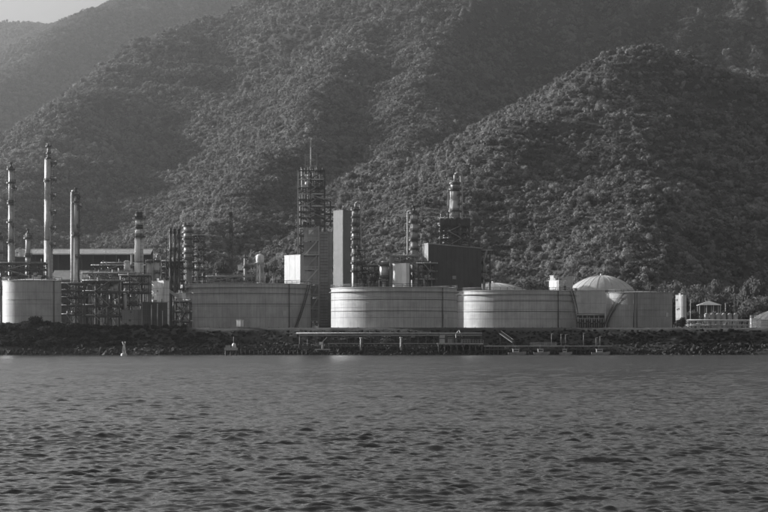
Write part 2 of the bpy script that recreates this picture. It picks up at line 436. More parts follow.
class MB:
    def __init__(s): s.v, s.f, s.sm = [], [], []
    def _add(s, vs, fs, smooth=False):
        o = len(s.v); s.v.extend([tuple(v) for v in vs])
        for f in fs: s.f.append(tuple(i + o for i in f)); s.sm.append(smooth)
        return s
    def box(s, cx, cy, z0, sx, sy, sz, rz=0.):
        c, n = math.cos(rz), math.sin(rz); hx, hy = sx / 2, sy / 2
        vs = []
        for z in (z0, z0 + sz):
            for x, y in ((-hx, -hy), (hx, -hy), (hx, hy), (-hx, hy)): vs.append((cx + x * c - y * n, cy + x * n + y * c, z))
        return s._add(vs, [(3, 2, 1, 0), (4, 5, 6, 7), (0, 1, 5, 4), (1, 2, 6, 5), (2, 3, 7, 6), (3, 0, 4, 7)])
    def bar(s, p, q, w, h=None):
        p, q = Vector(p), Vector(q); d = (q - p).normalized(); h = h or w
        up = Vector((0, 0, 1)) if abs(d.z) < .95 else Vector((0, 1, 0))
        a = d.cross(up).normalized() * (w / 2); b = a.cross(d).normalized() * (h / 2)
        vs = [p - a - b, p + a - b, p + a + b, p - a + b, q - a - b, q + a - b, q + a + b, q - a + b]
        return s._add(vs, [(0, 3, 2, 1), (4, 5, 6, 7), (0, 1, 5, 4), (1, 2, 6, 5), (2, 3, 7, 6), (3, 0, 4, 7)])
    def tube(s, p, q, r0, r1=None, n=10):
        p, q = Vector(p), Vector(q); d = (q - p).normalized(); r1 = r0 if r1 is None else r1
        up = Vector((0, 0, 1)) if abs(d.z) < .95 else Vector((0, 1, 0))
        a = d.cross(up).normalized(); b = a.cross(d).normalized()
        ring = [(math.cos(2 * math.pi * k / n), math.sin(2 * math.pi * k / n)) for k in range(n)]
        vs = [p + (a * c + b * t) * r0 for c, t in ring] + [q + (a * c + b * t) * r1 for c, t in ring]
        s._add(vs, [(k, (k + 1) % n, n + (k + 1) % n, n + k)[::-1] for k in range(n)], True)
        o = len(s.v) - 2 * n
        s.f.append(tuple(o + k for k in range(n))); s.sm.append(False)
        s.f.append(tuple(o + n + k for k in reversed(range(n)))); s.sm.append(False)
        return s
    def path(s, pts, r, n=8):
        for a, b in zip(pts[:-1], pts[1:]): s.tube(a, b, r, r, n)
        return s
    def lathe(s, prof, n=32, cx=0., cy=0., cap=True, a0=0., a1=2 * math.pi):
        full = abs(a1 - a0 - 2 * math.pi) < 1e-6
        m = n if full else n + 1
        vs = []
        for r, z in prof:
            for k in range(m):
                t = a0 + (a1 - a0) * k / n
                vs.append((cx + r * math.cos(t), cy + r * math.sin(t), z))
        fs = []
        for i in range(len(prof) - 1):
            for k in range(n):
                k2 = (k + 1) % m if full else k + 1
                fs.append((i * m + k, i * m + k2, (i + 1) * m + k2, (i + 1) * m + k))
        s._add(vs, fs, True)
        if cap and full:
            o = len(s.v) - len(vs)
            for i, rev in ((0, True), (len(prof) - 1, False)):
                if prof[i][0] > 1e-3:
                    q = [o + i * m + k for k in range(m)]
                    s.f.append(tuple(reversed(q) if rev else q)); s.sm.append(False)
        return s
    def ring(s, z, r0, r1, h, n=20, a0=0., a1=2 * math.pi, cx=0., cy=0.):
        vs, fs = [], []
        full = abs(a1 - a0 - 2 * math.pi) < 1e-6; m = n if full else n + 1
        for r, zz in ((r0, z), (r1, z), (r1, z + h), (r0, z + h)):
            for k in range(m):
                t = a0 + (a1 - a0) * k / n; vs.append((cx + r * math.cos(t), cy + r * math.sin(t), zz))
        for i in range(4):
            j = (i + 1) % 4
            for k in range(n):
                k2 = (k + 1) % m if full else k + 1
                fs.append((i * m + k, j * m + k, j * m + k2, i * m + k2)[::-1])
        if not full:
            fs.append((0, m, 2 * m, 3 * m)); fs.append((n, 3 * m + n, 2 * m + n, m + n))
        return s._add(vs, fs)
    def prism(s, poly, y0, y1):          # poly in (x, z), extruded along y
        k = len(poly)
        vs = [(x, y0, z) for x, z in poly] + [(x, y1, z) for x, z in poly]
        fs = [tuple(range(k)), tuple(reversed(range(k, 2 * k)))] + [(i, i + k, (i + 1) % k + k, (i + 1) % k) for i in range(k)]
        return s._add(vs, fs)
    def mesh(s, name, m):
        me = bpy.data.meshes.new(name); me.from_pydata(s.v, [], s.f)
        me.polygons.foreach_set('use_smooth', s.sm); me.update()
        bm = bmesh.new(); bm.from_mesh(me); bmesh.ops.recalc_face_normals(bm, faces=bm.faces); bm.to_mesh(me); bm.free()
        me.materials.append(m); return me
    def build(s, name, m, parent=None, loc=None, rz=0.):
        o = link(bpy.data.objects.new(name, s.mesh(name, m)), parent)
        if loc: o.location = loc
        if rz: o.rotation_euler.z = rz
        return o

def thing(name, label, cat, loc=(0, 0, 0), rz=0., group=None):
    o = link(bpy.data.objects.new(name, None)); o.location = loc; o.rotation_euler.z = rz
    o.empty_display_size = .5
    return tag(o, label, cat, group, 'thing')
def copy_tree(o, parent=None):
    c = o.copy(); COL.objects.link(c); c.parent = parent
    for ch in list(o.children): copy_tree(ch, c)
    return c

def railing_on_ring(parent, z, r, a0, a1, n=None):
    mb = MB(); n = n or max(4, int((a1 - a0) * r / 1.6))
    full = abs(a1 - a0 - 2 * math.pi) < 1e-6
    pts = [(r * math.cos(a0 + (a1 - a0) * k / n), r * math.sin(a0 + (a1 - a0) * k / n)) for k in range(n + 1)]
    for k in range(n + (0 if full else 1)): mb.bar((*pts[k], z), (*pts[k], z + 1.1), .16)
    for k in range(n):
        for h in (.55, 1.1): mb.bar((*pts[k], z + h), (*pts[k + 1], z + h), .16)
    return mb.build('railing', M_DARK, parent)

# ------------------------------------------------------------------ storage tank
def tank(label, px0, px1, py_top, D, material, roof='float', courses=4, plate=None, stair=None, group='storage tanks', rings=(.62,), pipes=(), dome_top=None):
    cx, r = WX((px0 + px1) / 2, D), M((px1 - px0) / 2, D)
    h = HZ(py_top, D) - G
    t = thing('storage_tank', label, 'tank', (cx, D, G), 0, group)
    n = 72
    MB().ring(0, r + .05, r + .9, .35, n).build('foundation_ring', M_CONC, t)
    z0 = .3; ch = (h - z0) / courses
    for k in range(courses):
        rr = r - .012 * k
        MB().lathe([(rr, z0 + k * ch), (rr, z0 + (k + 1) * ch - .09)], n, cap=False).build('shell_course', material, t)
    MB().lathe([(r - .09, z0), (r - .09, h - .05)], n, cap=False).build('shell_lining', M_SEAM, t)
    for q in rings:
        MB().ring(q * h, r - .02, r + .16, .16, n).build('stiffener_ring', M_DARK if roof == 'float' else material, t)
    rim = MB().ring(h - .12, r - .06, r + .28, .2, n).build('top_rim', M_PALE if roof == 'float' else material, t)
    if roof == 'float':
        MB().lathe([(r - .2, h - 1.2), (r * .6, h - .9), (0.01, h - .8)], n, cap=False).build('roof', M_MID, t)
        railing_on_ring(rim, h + .08, r + .2, 0, 2 * math.pi, int(r * 2.2))
        MB().ring(h - 1.6, r, r + .75, .08, n).build('wind_girder_walkway', material, t)
    elif roof == 'cone':
        MB().lathe([(r + .1, h + .02), (r * .5, h + .5), (.01, h + .9)], n, cap=False).build('roof', material, t)
        railing_on_ring(rim, h + .08, r + .2, 0, 2 * math.pi, int(r * 2.2))
    else:
        dt = HZ(dome_top, D) - G - h
        R = (r * r + dt * dt) / (2 * dt); prof = []
        for k in range(13):
            a = math.asin(r / R) * (1 - k / 12); prof.append((max(.01, R * math.sin(a)), h + .03 + R * math.cos(a) - (R - dt)))
        dome = MB().lathe(prof, n, cap=False).build('dome_roof', material, t)
        for k in range(24):
            a = 2 * math.pi * k / 24
            mb = MB()
            for (ra, za), (rb, zb) in zip(prof[:-3], prof[1:-2]): mb.bar((ra * math.cos(a), ra * math.sin(a), za + .05), (rb * math.cos(a), rb * math.sin(a), zb + .05), .09)
            mb.build('roof_rib', material, dome)
        MB().tube((0, 0, h + dt - .1), (0, 0, h + dt + .8), .6, .6, 12).build('vent', M_PALE, dome)
    if plate:
        for (ppx, ppy, w) in plate:
            s_ = max(-.99, min(.99, (WX(ppx, D) - cx) / r)); a = -math.pi / 2 + math.asin(s_)
            z = HZ(ppy, D) - G; ww = M(w, D)
            MB().box(0, 0, 0, ww, .08, ww).build('number_plate', M_PALE, t, ((r + .1) * math.cos(a), (r + .1) * math.sin(a), z - ww / 2), a + math.pi / 2)
    for ppx in pipes:
        s_ = max(-.995, min(.995, (WX(ppx, D) - cx) / r)); a = -math.pi / 2 + math.asin(s_)
        x, y = (r + .3) * math.cos(a), (r + .3) * math.sin(a)
        MB().tube((x, y, .2), (x, y, h - .1), .16, .16, 8).build('drain_pipe', M_DARK, t)
    if stair:      # (px at top, px at foot): stair winding down the shell
        a_ = [-math.pi / 2 + math.asin(max(-.995, min(.995, (WX(q, D) - cx) / r))) for q in stair]
        mb, st = MB(), MB(); N = 26
        for k in range(N):
            u0, u1 = k / N, (k + 1) / N
            A0, A1 = a_[0] + (a_[1] - a_[0]) * u0, a_[0] + (a_[1] - a_[0]) * u1
            Z0, Z1 = h - .1 - (h - .6) * u0, h - .1 - (h - .6) * u1
            for rr in (r + .22, r + 1.15): st.bar((rr * math.cos(A0), rr * math.sin(A0), Z0), (rr * math.cos(A1), rr * math.sin(A1), Z1), .1, .34)
            for hh in (.6, 1.15): mb.bar(((r + 1.15) * math.cos(A0), (r + 1.15) * math.sin(A0), Z0 + hh), ((r + 1.15) * math.cos(A1), (r + 1.15) * math.sin(A1), Z1 + hh), .08)
            mb.bar(((r + 1.15) * math.cos(A0), (r + 1.15) * math.sin(A0), Z0), ((r + 1.15) * math.cos(A0), (r + 1.15) * math.sin(A0), Z0 + 1.15), .07)
            st.ring((Z0 + Z1) / 2, r + .2, r + 1.15, .07, 1, min(A0, A1), max(A0, A1))
        s_o = st.build('stairway', M_DARK, t); mb.build('handrail', M_DARK, s_o)
    return t

# ------------------------------------------------------------------ column, stack or vessel standing on the ground
def column(name, label, cat, px, D, sections, plats=(), ladder=None, side_pipe=None, group=None, head=None, base=None, n=20, rods=0):
    """sections: (row top, row bottom, half-width top, half-width bottom in pixels, material); plats: (row, angle0, angle1, out px)"""
    zb = G if base is None else base
    t = thing(name, label, cat, (WX(px, D), D, zb), 0, group)
    rmax = 0
    for i, (y0, y1, w0, w1, m_) in enumerate(sections):
        z1, z0 = HZ(y0, D) - zb, (0 if y1 is None else HZ(y1, D) - zb)
        r1, r0 = M(w0, D), M(w1, D); rmax = max(rmax, r0)
        MB().lathe([(r0, z0 + .01), (r1, z1 - .01)], n).build('shell_section', m_, t)
        MB().ring(z1 - .12, r1 - .02, r1 + .12, .18, n).build('flange', M_DARK if i % 2 else m_, t)
    ztop = HZ(sections[0][0], D) - zb; rtop = M(sections[0][2], D)
    if head == 'dome':
        MB().lathe([(rtop, ztop)] + [(max(.01, rtop * math.cos(a)), ztop + rtop * .6 * math.sin(a)) for a in (.3, .6, .9, 1.2, 1.5708)], n, cap=False).build('domed_head', sections[0][4], t)
    elif head == 'nozzle':
        MB().lathe([(rtop, ztop), (rtop * .8, ztop + rtop * .5), (rtop * .35, ztop + rtop * .8), (rtop * .35, ztop + rtop * 1.8), (rtop * .7, ztop + rtop * 1.85), (rtop * .7, ztop + rtop * 2.2)], n).build('top_nozzle', M_DARK, t)
    elif head == 'open':
        MB().ring(ztop, rtop * .8, rtop * 1.05, .3, n).build('stack_lip', M_BLACK, t)
    elif head == 'gooseneck':
        z = ztop + rtop * .4
        MB().lathe([(rtop, ztop), (rtop * .7, ztop + rtop * .45), (.01, ztop + rtop * .6)], n, cap=False).build('domed_head', sections[0][4], t)
        w = rtop * .32
        MB().path([(0, 0, z), (0, 0, z + rtop * 1.5), (rtop * .9, 0, z + rtop * 2.0), (rtop * 1.45, -.1, z + rtop * 1.4), (rtop * 1.45, -.1, 0.5)], w).build('overhead_pipe', M_MID, t)
    def rad_at(z):
        for (y0, y1, w0, w1, m_) in sections:
            z1, z0 = HZ(y0, D) - zb, (0 if y1 is None else HZ(y1, D) - zb)
            if z0 - .01 <= z <= z1 + .01: return M(w1 + (w0 - w1) * (z - z0) / (z1 - z0), D)
        return rtop
    for (py, a0, a1, out) in plats:
        z = HZ(py, D) - zb; rr = rad_at(z); ro = rr + M(out, D)
        p_ = MB().ring(z, rr - .05, ro, .3, 16, math.radians(a0), math.radians(a1)).build('platform', M_DARK, t)
        railing_on_ring(p_, z + .28, ro - .06, math.radians(a0), math.radians(a1))
        MB().ring(z + .28, ro - .1, ro, .35, 16, math.radians(a0), math.radians(a1)).build('kick_plate', M_DARK, p_)
        for k in range(3):
            a = math.radians(a0 + (a1 - a0) * (k + .5) / 3)
            MB().bar((ro * math.cos(a) * .97, ro * math.sin(a) * .97, z), (rr * math.cos(a), rr * math.sin(a), z - (ro - rr)), .14).build('bracket', M_DARK, p_)
    if ladder is not None:
        a, y0, y1 = ladder; a = math.radians(a); mb = MB()
        z0, z1 = HZ(y1, D) - zb, HZ(y0, D) - zb
        rr = rad_at(max(0.2, z0)) + .35
        tx, ty = -math.sin(a) * .3, math.cos(a) * .3; x, y = rr * math.cos(a), rr * math.sin(a)
        for s_ in (-1, 1): mb.bar((x + tx * s_, y + ty * s_, z0), (x + tx * s_, y + ty * s_, z1), .08)
        k = z0
        while k < z1: mb.bar((x - tx, y - ty, k), (x + tx, y + ty, k), .05); k += .6
        k = z0 + 2
        while k < z1: mb.ring(k, .55, .62, .08, 8, cx=x + .35 * math.cos(a), cy=y + .35 * math.sin(a)); k += 1.5
        mb.build('caged_ladder', M_DARK, t)
    if side_pipe:
        for (a, gap, rp, y0, y1, m_) in side_pipe:
            a = math.radians(a); z1 = HZ(y0, D) - zb; z0 = .3 if y1 is None else HZ(y1, D) - zb
            rr = rmax + M(gap, D); x, y = rr * math.cos(a), rr * math.sin(a); rp = M(rp, D)
            MB().path([(x, y, z0), (x, y, z1), (rad_at(z1) * .6 * math.cos(a), rad_at(z1) * .6 * math.sin(a), z1 + rp)], rp, 10).build('riser_pipe', m_, t)
    if rods:
        for k in range(rods):
            a = 2 * math.pi * k / rods + .5; x, y = rtop * 1.1 * math.cos(a), rtop * 1.1 * math.sin(a)
            MB().bar((x, y, ztop - .4), (x, y, ztop + 2.2), .07).build('lightning_rod', M_DARK, t)
    return t

# ------------------------------------------------------------------ open steel frame: posts, floors, beams, braces, pipes
def frame(name, label, cat, px0, px1, D, depth, rows, bays=2, m_=None, post=.4, brace='x', pipes=0, deck=True, zb=None, group=None, rail=True, rz=0., rows_y=2, seed=1, foot=None, braced=None, clutter=None):
    m_ = m_ or M_DARK; rr = random.Random(seed)
    zb = G if zb is None else zb
    cx = WX((px0 + px1) / 2, D); w = M(px1 - px0, D)
    t = thing(name, label, cat, (cx, D, zb), rz, group)
    zs = [HZ(q, D) - zb for q in rows]; ztop = max(zs)
    z0 = 0 if foot is None else HZ(foot, D) - zb
    xs = [-w / 2 + w * k / bays for k in range(bays + 1)]; ys = [depth * k / (rows_y - 1) - depth / 2 for k in range(rows_y)]
    for x in xs:
        for y in ys: MB().box(x, y, z0, post, post, ztop - z0).build('post', m_, t)
    lv = sorted(zs)
    for z in lv:
        for y in ys: MB().box(0, y, z - post * 1.05, w + post * .9, post * .7, post * .9).build('beam', m_, t)
        mb = MB()
        for x in xs: mb.box(x, 0, z - post * 1.0, post * .7, depth - post * .8, post * .8)
        mb.build('cross_beams', m_, t)
        if deck:
            d = MB().box(0, 0, z, w + .5, depth + .5, .1).build('floor_deck', m_, t)
            if rail:
                mb = MB()
                for y in (-depth / 2 - .2, depth / 2 + .2):
                    for hh in (.55, 1.1): mb.box(0, y, z + hh, w + .4, .1, .1)
                    nn = max(2, int(w / 1.8))
                    for k in range(nn + 1): mb.box(-w / 2 + w * k / nn, y, z + .1, .1, .1, 1.0)
                for x in (-w / 2 - .2, w / 2 + .2):
                    for hh in (.55, 1.1): mb.box(x, 0, z + hh, .07, depth + .33, .07)
                mb.build('railing', m_, d)
    edges = [z0] + lv
    if brace:
        for i in range(len(edges) - 1):
            a, b = edges[i] + .2, edges[i + 1] - post
            if b - a < 1: continue
            for k in range(bays):
                if braced is not None and (i, k) not in braced and rr.random() > .35: continue
                for y in (ys[0] - .03,):
                    d1 = ((xs[k], y, a), (xs[k + 1], y, b)); d2 = ((xs[k + 1], y, a), (xs[k], y, b))
                    mid = ((xs[k] + xs[k + 1]) / 2, y, b)
                    if brace == 'x':
                        MB().bar(*d1, post * .5).build('brace', m_, t); MB().bar((d2[0][0], y - .15, a), (d2[1][0], y - .15, b), post * .5).build('brace', m_, t)
                    elif brace == 'k':
                        MB().bar(d1[0], mid, post * .5).build('brace', m_, t); MB().bar(d2[0], mid, post * .5).build('brace', m_, t)
                    else:
                        MB().bar(*(d1 if (i + k) % 2 else d2), post * .5).build('brace', m_, t)
    if clutter is None: clutter = int(w * (ztop - z0) / 9.0) if pipes else 0
    if clutter: fill(t, w, depth, z0, zs, min(80, clutter), seed)
    for z in lv:
        for k in range(pipes):
            y = rr.uniform(-depth / 2 + .3, depth / 2 - .3); r_ = rr.uniform(.13, .32)
            MB().tube((-w / 2 - rr.uniform(.2, 1.2), y, z + r_ + .12), (w / 2 + rr.uniform(.2, 1.2), y, z + r_ + .12), r_, r_, 8).build('pipe', rr.choice([M_PALE, M_MID, M_ALU, M_WHITE]), t)
    return t

def fill(t, w, depth, z0, zs, n, seed):
    # vessels, exchangers, ducts and risers packed on the floors of a frame
    r = random.Random(seed * 7 + 1); lv = [z0] + sorted(zs)
    for k in range(n):
        i = r.randrange(len(lv) - 1) if len(lv) > 1 else 0; a = lv[i] + .12; b = lv[i + 1] - .6 if i + 1 < len(lv) else a + 4
        h = max(.8, b - a); x = r.uniform(-w / 2 + .4, w / 2 - .4); y = r.uniform(-depth / 2 + .4, depth / 2 - .6); c = r.random()
        mt = r.choice([M_PALE, M_MID, M_ALU, M_WHITE, M_MID, M_DARK])
        if c < .34:
            q = r.uniform(.35, .95); hh = h * r.uniform(.45, .95)
            MB().lathe([(q, a), (q, a + hh - q * .5), (q * .7, a + hh - q * .15), (.02, a + hh)], 14, cx=x, cy=y, cap=False).build('drum', mt, t)
        elif c < .52:
            q = min(h * .4, r.uniform(.35, .7)); L = r.uniform(1.6, 3.6)
            MB().tube((x - L / 2, y, a + q + .3), (x + L / 2, y, a + q + .3), q, q, 14).build('exchanger', mt, t)
        elif c < .66:
            MB().box(x, y, a, r.uniform(.6, 1.8), r.uniform(.6, 1.6), h * r.uniform(.3, .8)).build('cabinet', mt, t)
        else:
            ztop = max(lv) + r.uniform(-1, 2.2); q = r.uniform(.1, .24)
            x2 = max(-w / 2, min(w / 2, x + r.uniform(-3, 3)))
            MB().path([(x, y, lv[0] + .1), (x, y, (a + ztop) / 2), (x2, y, (a + ztop) / 2 + .5), (x2, y, ztop)], q, 7).build('riser_pipe', mt, t)
    if len(lv) > 2:
        for i in range(0, len(lv) - 1):
            s_ = 1 if i % 2 else -1; xx = w / 2 - .8
            if w > 4: MB().bar((s_ * -xx * .5, -depth / 2 - .55, lv[i] + .1), (s_ * xx * .5, -depth / 2 - .55, lv[i + 1] + .1), .75, .25).build('stair_flight', M_MID, t)
# ------------------------------------------------------------------ clad building: core with separate wall panels standing proud of it
def clad(name, label, cat, px, D, w, d, row_top, rz_deg, material, rows=3, cols=3, cols_d=2, row_bot=None, core=None, roof=True, gap=.1, group=None, details=True):
    zb = G if row_bot is None else HZ(row_bot, D)
    t = thing(name, label, cat, (WX(px, D), D, zb), math.radians(rz_deg), group)
    h = HZ(row_top, D) - zb
    MB().box(0, 0, 0, w, d, h).build('wall_core', core or M_SEAM, t)
    pw, ph = w / cols, h / rows
    me = MB().box(0, 0, 0, pw - gap, .12, ph - gap).mesh('wall_panel', material)
    pd = d / cols_d
    me2 = MB().box(0, 0, 0, .12, pd - gap, ph - gap).mesh('wall_panel', material)
    for i in range(rows):
        for j in range(cols):
            for y in (-d / 2 - .05, d / 2 + .05):
                o = link(bpy.data.objects.new('wall_panel', me), t); o.location = (-w / 2 + pw * (j + .5), y, i * ph + gap / 2)
        for j in range(cols_d):
            for x in (-w / 2 - .05, w / 2 + .05):
                o = link(bpy.data.objects.new('wall_panel', me2), t); o.location = (x, -d / 2 + pd * (j + .5), i * ph + gap / 2)
    if roof: MB().box(0, 0, h, w + .35, d + .35, .22).build('roof', material, t)
    if w > 3 and details:
        r = random.Random(int(px * 10)); yf = -d / 2 - .17
        MB().box(-w * .32, yf, .05, .95, .1, 2.05).build('door', M_DARK, t)
        for k in range(2 + int(h / 9)):
            MB().box(r.uniform(-.38, .38) * w, yf, r.uniform(.3, .88) * h, r.uniform(.5, 1.3), .12, r.uniform(.4, .9)).build('louvre', M_DARK, t)
        xx = w * r.uniform(.2, .44); MB().tube((xx, yf - .12, .1), (xx, yf - .12, h - .1), .09, .09, 8).build('downpipe', material, t)
        MB().box(r.uniform(-.3, .1) * w, 0, h + .22, min(1.5, w * .25), min(1.1, d * .6), r.uniform(.5, 1.1)).build('rooftop_unit', M_MID, t)
        MB().tube((w * .3, 0, h + .22), (w * .3, 0, h + 1.5), .13, .13, 8).build('vent_pipe', M_DARK, t)
    return t
def vessel_h(name, label, px, row, D, length, r, material, rz=0., group=None, zsup=None):
    z = HZ(row, D)
    zb = G if zsup is None else zsup
    t = thing(name, label, 'vessel', (WX(px, D), D, zb), rz, group)
    zc = z - zb; L = length / 2
    MB().tube((-L, 0, zc), (L, 0, zc), r, r, 20).build('shell', material, t)
    for s_ in (-1, 1):
        MB()._add(*head_geo(s_ * L, zc, r, s_), True).build('dished_end', material, t)
        MB().box(s_ * L * .6, 0, 0, .5, r * 1.6, max(.3, zc - r * .8)).build('saddle', M_CONC, t)
    MB().tube((0, 0, zc + r * .9), (0, 0, zc + r + .7), .3, .3, 10).build('nozzle', M_MID, t)
    return t
def head_geo(x0, zc, r, s_, n=16, k=5):
    vs, fs = [], []
    for i in range(k):
        a = math.pi / 2 * i / k
        for j in range(n):
            b = 2 * math.pi * j / n; vs.append((x0 + s_ * r * .5 * math.sin(a), r * math.cos(a) * math.cos(b), zc + r * math.cos(a) * math.sin(b)))
    vs.append((x0 + s_ * r * .5, 0, zc))
    for i in range(k - 1):
        for j in range(n): fs.append((i * n + j, i * n + (j + 1) % n, (i + 1) * n + (j + 1) % n, (i + 1) * n + j))
    for j in range(n): fs.append(((k - 1) * n + j, (k - 1) * n + (j + 1) % n, k * n))
    return vs, fs
# ================================================================== THE REFINERY
# ------------------------------------------------------------------ storage tanks along the shore
tank('small pale storage tank at the far left behind the shore scrub', 3, 61, 281, 800, M_TANK, 'cone', 4, rings=(.6,), pipes=(56,))
tank('wide grey storage tank in shade left of the tall stair tower', 180, 311, 285, 880, M_TANKD, 'float', 4, plate=[(287, 314, 5)], rings=(.55, .78), pipes=(291,), stair=(308, 296))
tank('large pale storage tank with a sunlit left side in the middle of the shore', 331, 457, 288.5, 810, M_TANK, 'float', 4, plate=[(444, 317, 4.5)], rings=(.42, .70), pipes=(441,))
tank('large grey storage tank right of the middle with a stair down its right side', 457, 576, 291.5, 865, M_TANK, 'float', 4, plate=[(557, 317, 4), (569, 315, 3)], rings=(.45, .72), pipes=(554,), stair=(567, 575.5))
tank('domed storage tank rising behind the gap between two flat tanks', 568, 635, 291, 935, M_PALE, 'dome', 3, rings=(.25,), dome_top=275.5, group='domed storage tanks')
tank('smaller grey storage tank at the right end with a diagonal stair on its left', 606, 672, 293, 850, M_TANKR, 'cone', 3, plate=[(664, 315, 4)], rings=(.52, .84), pipes=(630, 633), stair=(622, 606.4))
tank('domed storage tank whose roof just shows behind the large right tank', 456, 530, 291.5, 985, M_TANK, 'dome', 3, rings=(.3,), dome_top=283, group='domed storage tanks')
tank('domed pale storage tank cut off by the right edge of the picture', 751, 816, 320, 850, M_TANK, 'dome', 3, rings=(.5,), dome_top=309, group='domed storage tanks')

# ------------------------------------------------------------------ tall columns at the left
R_ = (-70, 60)
column('distillation_column', 'column cut off by the left edge of the picture', 'column', 0.5, 850, [(238, 262, 2.4, 2.4, M_MID), (262, None, 2.8, 2.8, M_MID)], [(240, 0, 360, 2), (254, 0, 360, 1.6)], head='nozzle')
column('distillation_column', 'slender column with rings of platforms, second tallest at the left', 'column', 11, 872, [(168, 205, 2.5, 2.6, M_ALU), (205, 245, 2.6, 2.8, M_ALU), (245, None, 2.9, 3.0, M_ALU)],
       [(170, 0, 360, 1.8), (183.5, -200, 20, 2.2), (189, R_[0], R_[1], 3.6), (204, 0, 360, 1.4), (223, -230, -60, 2.0), (227, R_[0], R_[1], 1.6), (243, -200, 0, 1.6)], head='nozzle', ladder=(-20, 170, 280), side_pipe=[(-25, .9, .7, 175, None, M_MID)])
column('distillation_column', 'tallest column at the left with a narrow neck and side platforms', 'column', 48.5, 880, [(146, 159, 1.3, 1.5, M_MID), (159, 200, 3.9, 4.1, M_ALU), (200, 240, 4.1, 4.2, M_ALU), (240, None, 4.3, 4.4, M_ALU)],
       [(147, 0, 360, 1.6), (154, 0, 360, 1.0), (159, 0, 360, 1.2), (164, R_[0], R_[1], 4.6), (180.5, R_[0], R_[1], 4.6), (197, R_[0], R_[1], 4.2), (213, R_[0], R_[1], 4.2), (229.5, R_[0], R_[1], 4.2), (246, R_[0], R_[1], 3.6), (182, -200, -60, 1)], head='gooseneck', ladder=(-40, 160, 285), side_pipe=[(-58, .5, .8, 163, None, M_MID)])
column('distillation_column', 'stepped twin column with a wide collar platform right of the tallest column', 'column', 76, 868, [(193, 236, 2.3, 2.4, M_ALU), (236, None, 3.2, 3.4, M_ALU)],
       [(196, 0, 360, 1.4), (199, R_[0], R_[1], 2.0), (207, R_[0], R_[1], 3.8), (203, -200, -30, 1.6), (228, R_[0], R_[1], 1.6), (236, 0, 360, 2.6), (258, -90, 60, 1.4)], head='nozzle', ladder=(-35, 196, 280), side_pipe=[(190, .5, 1.5, 192, None, M_ALU), (-30, .5, .5, 205, None, M_DARK)])
column('distillation_column', 'short column with two collar platforms between the tall left columns', 'column', 28, 865, [(234, 257, 2.4, 2.5, M_PALE), (257, None, 2.6, 2.7, M_PALE)], [(239, 0, 360, 2), (236, -60, 60, 2), (257, 0, 360, 1.6)], head='nozzle', ladder=(-20, 238, 280))

# ------------------------------------------------------------------ banded chimney and the thin stacks
column('chimney', 'thick chimney with black and white bands near its top', 'chimney', 139, 850,
       [(213, 219, 3.7, 3.7, M_BLACK), (219, 225, 3.8, 3.8, M_WHITE), (225, 229, 3.85, 3.85, M_BLACK), (229, 236, 3.9, 3.9, M_WHITE), (236, 262, 4.2, 4.6, M_WHITE), (262, 285, 4.6, 4.9, M_WHITE), (285, None, 4.9, 5.3, M_WHITE)],
       [(219.5, 0, 360, 2.6), (237.5, 0, 360, 2.4), (282, 0, 360, 1.6)], head='open', ladder=(-60, 220, 300), rods=4, n=28)
for k, (p, y) in enumerate(((170.5, 229), (174.8, 229.5), (179, 229.5))):
    column('exhaust_stack', ['leftmost of the three thin dark exhaust stacks', 'middle one of the three thin dark exhaust stacks', 'rightmost of the three thin dark exhaust stacks'][k], 'chimney', p, 862,
           [(y, y + 4, 1.3, 1.3, M_BLACK), (y + 4, 268, 1.15, 1.2, M_DARK), (268, None, 1.35, 1.5, M_DARK)], [(238, 0, 360, .9), (252, 0, 360, .9)] if k == 2 else [(251, 0, 360, .7)], head='open', group='three thin exhaust stacks', n=14)
column('vent_pipe', 'thin vent pipe just left of the three exhaust stacks', 'pipe', 166, 858, [(239, None, .5, .6, M_DARK)], head='open', n=10)

frame('pipe_rack', 'tall cluttered pipe rack between the stepped twin column and the chimney', 'pipe rack', 92, 131, 868, 8, [266, 272, 279, 287], 6, M_DARK, .3, 'x', 3, seed=61)
frame('pipe_rack', 'cluttered pipe rack at the foot of the three thin stacks', 'pipe rack', 162, 184, 868, 7, [262, 268, 274, 281, 290], 4, M_DARK, .3, 'x', 3, seed=62)
frame('pipe_rack', 'low pipe rack whose top shows over the left half of the shaded tank', 'pipe rack', 196, 252, 915, 5, [277, 282], 9, M_MID, .25, 'z', 2, seed=63, clutter=26)
frame('pipe_rack', 'pipe rack between the ringed column and the squat vessel', 'pipe rack', 362, 381, 890, 5, [266, 273, 280], 3, M_DARK, .3, 'x', 3, seed=64)
# ------------------------------------------------------------------ vessels between chimney and stacks
column('reactor_vessel', 'pale upright vessel just right of the banded chimney', 'vessel', 149, 855, [(261, 283, 2.8, 2.8, M_PALE), (283, None, 2.4, 2.6, M_CONC)], [(263, 0, 360, 1.2)], head='dome', side_pipe=[(-150, .5, .5, 262, None, M_MID)])
column('reactor_vessel', 'dark upright vessel between two pale ones behind the white block', 'vessel', 152.6, 868, [(262, None, 2.2, 2.2, M_MID)], head='dome')
column('reactor_vessel', 'pale upright vessel behind the white block building', 'vessel', 157, 855, [(260, 280, 2.6, 2.6, M_PALE), (280, None, 2.4, 2.6, M_CONC)], [(262, 0, 360, 1.0), (274, 0, 360, 1.0)], head='gooseneck')
column('reactor_vessel', 'small pale round headed vessel left of the banded chimney', 'vessel', 127, 850, [(262, 274, 3.0, 3.2, M_PALE), (274, None, 2.0, 2.2, M_MID)], [(274, 0, 360, 1.2)], head='dome', side_pipe=[(-60, .4, .5, 262, None, M_PALE)])
column('riser', 'tall pale pipe riser left of the banded chimney', 'pipe', 131.5, 846, [(255, None, .8, .8, M_PALE)], [(268, 0, 360, .8)], head='gooseneck', n=10)

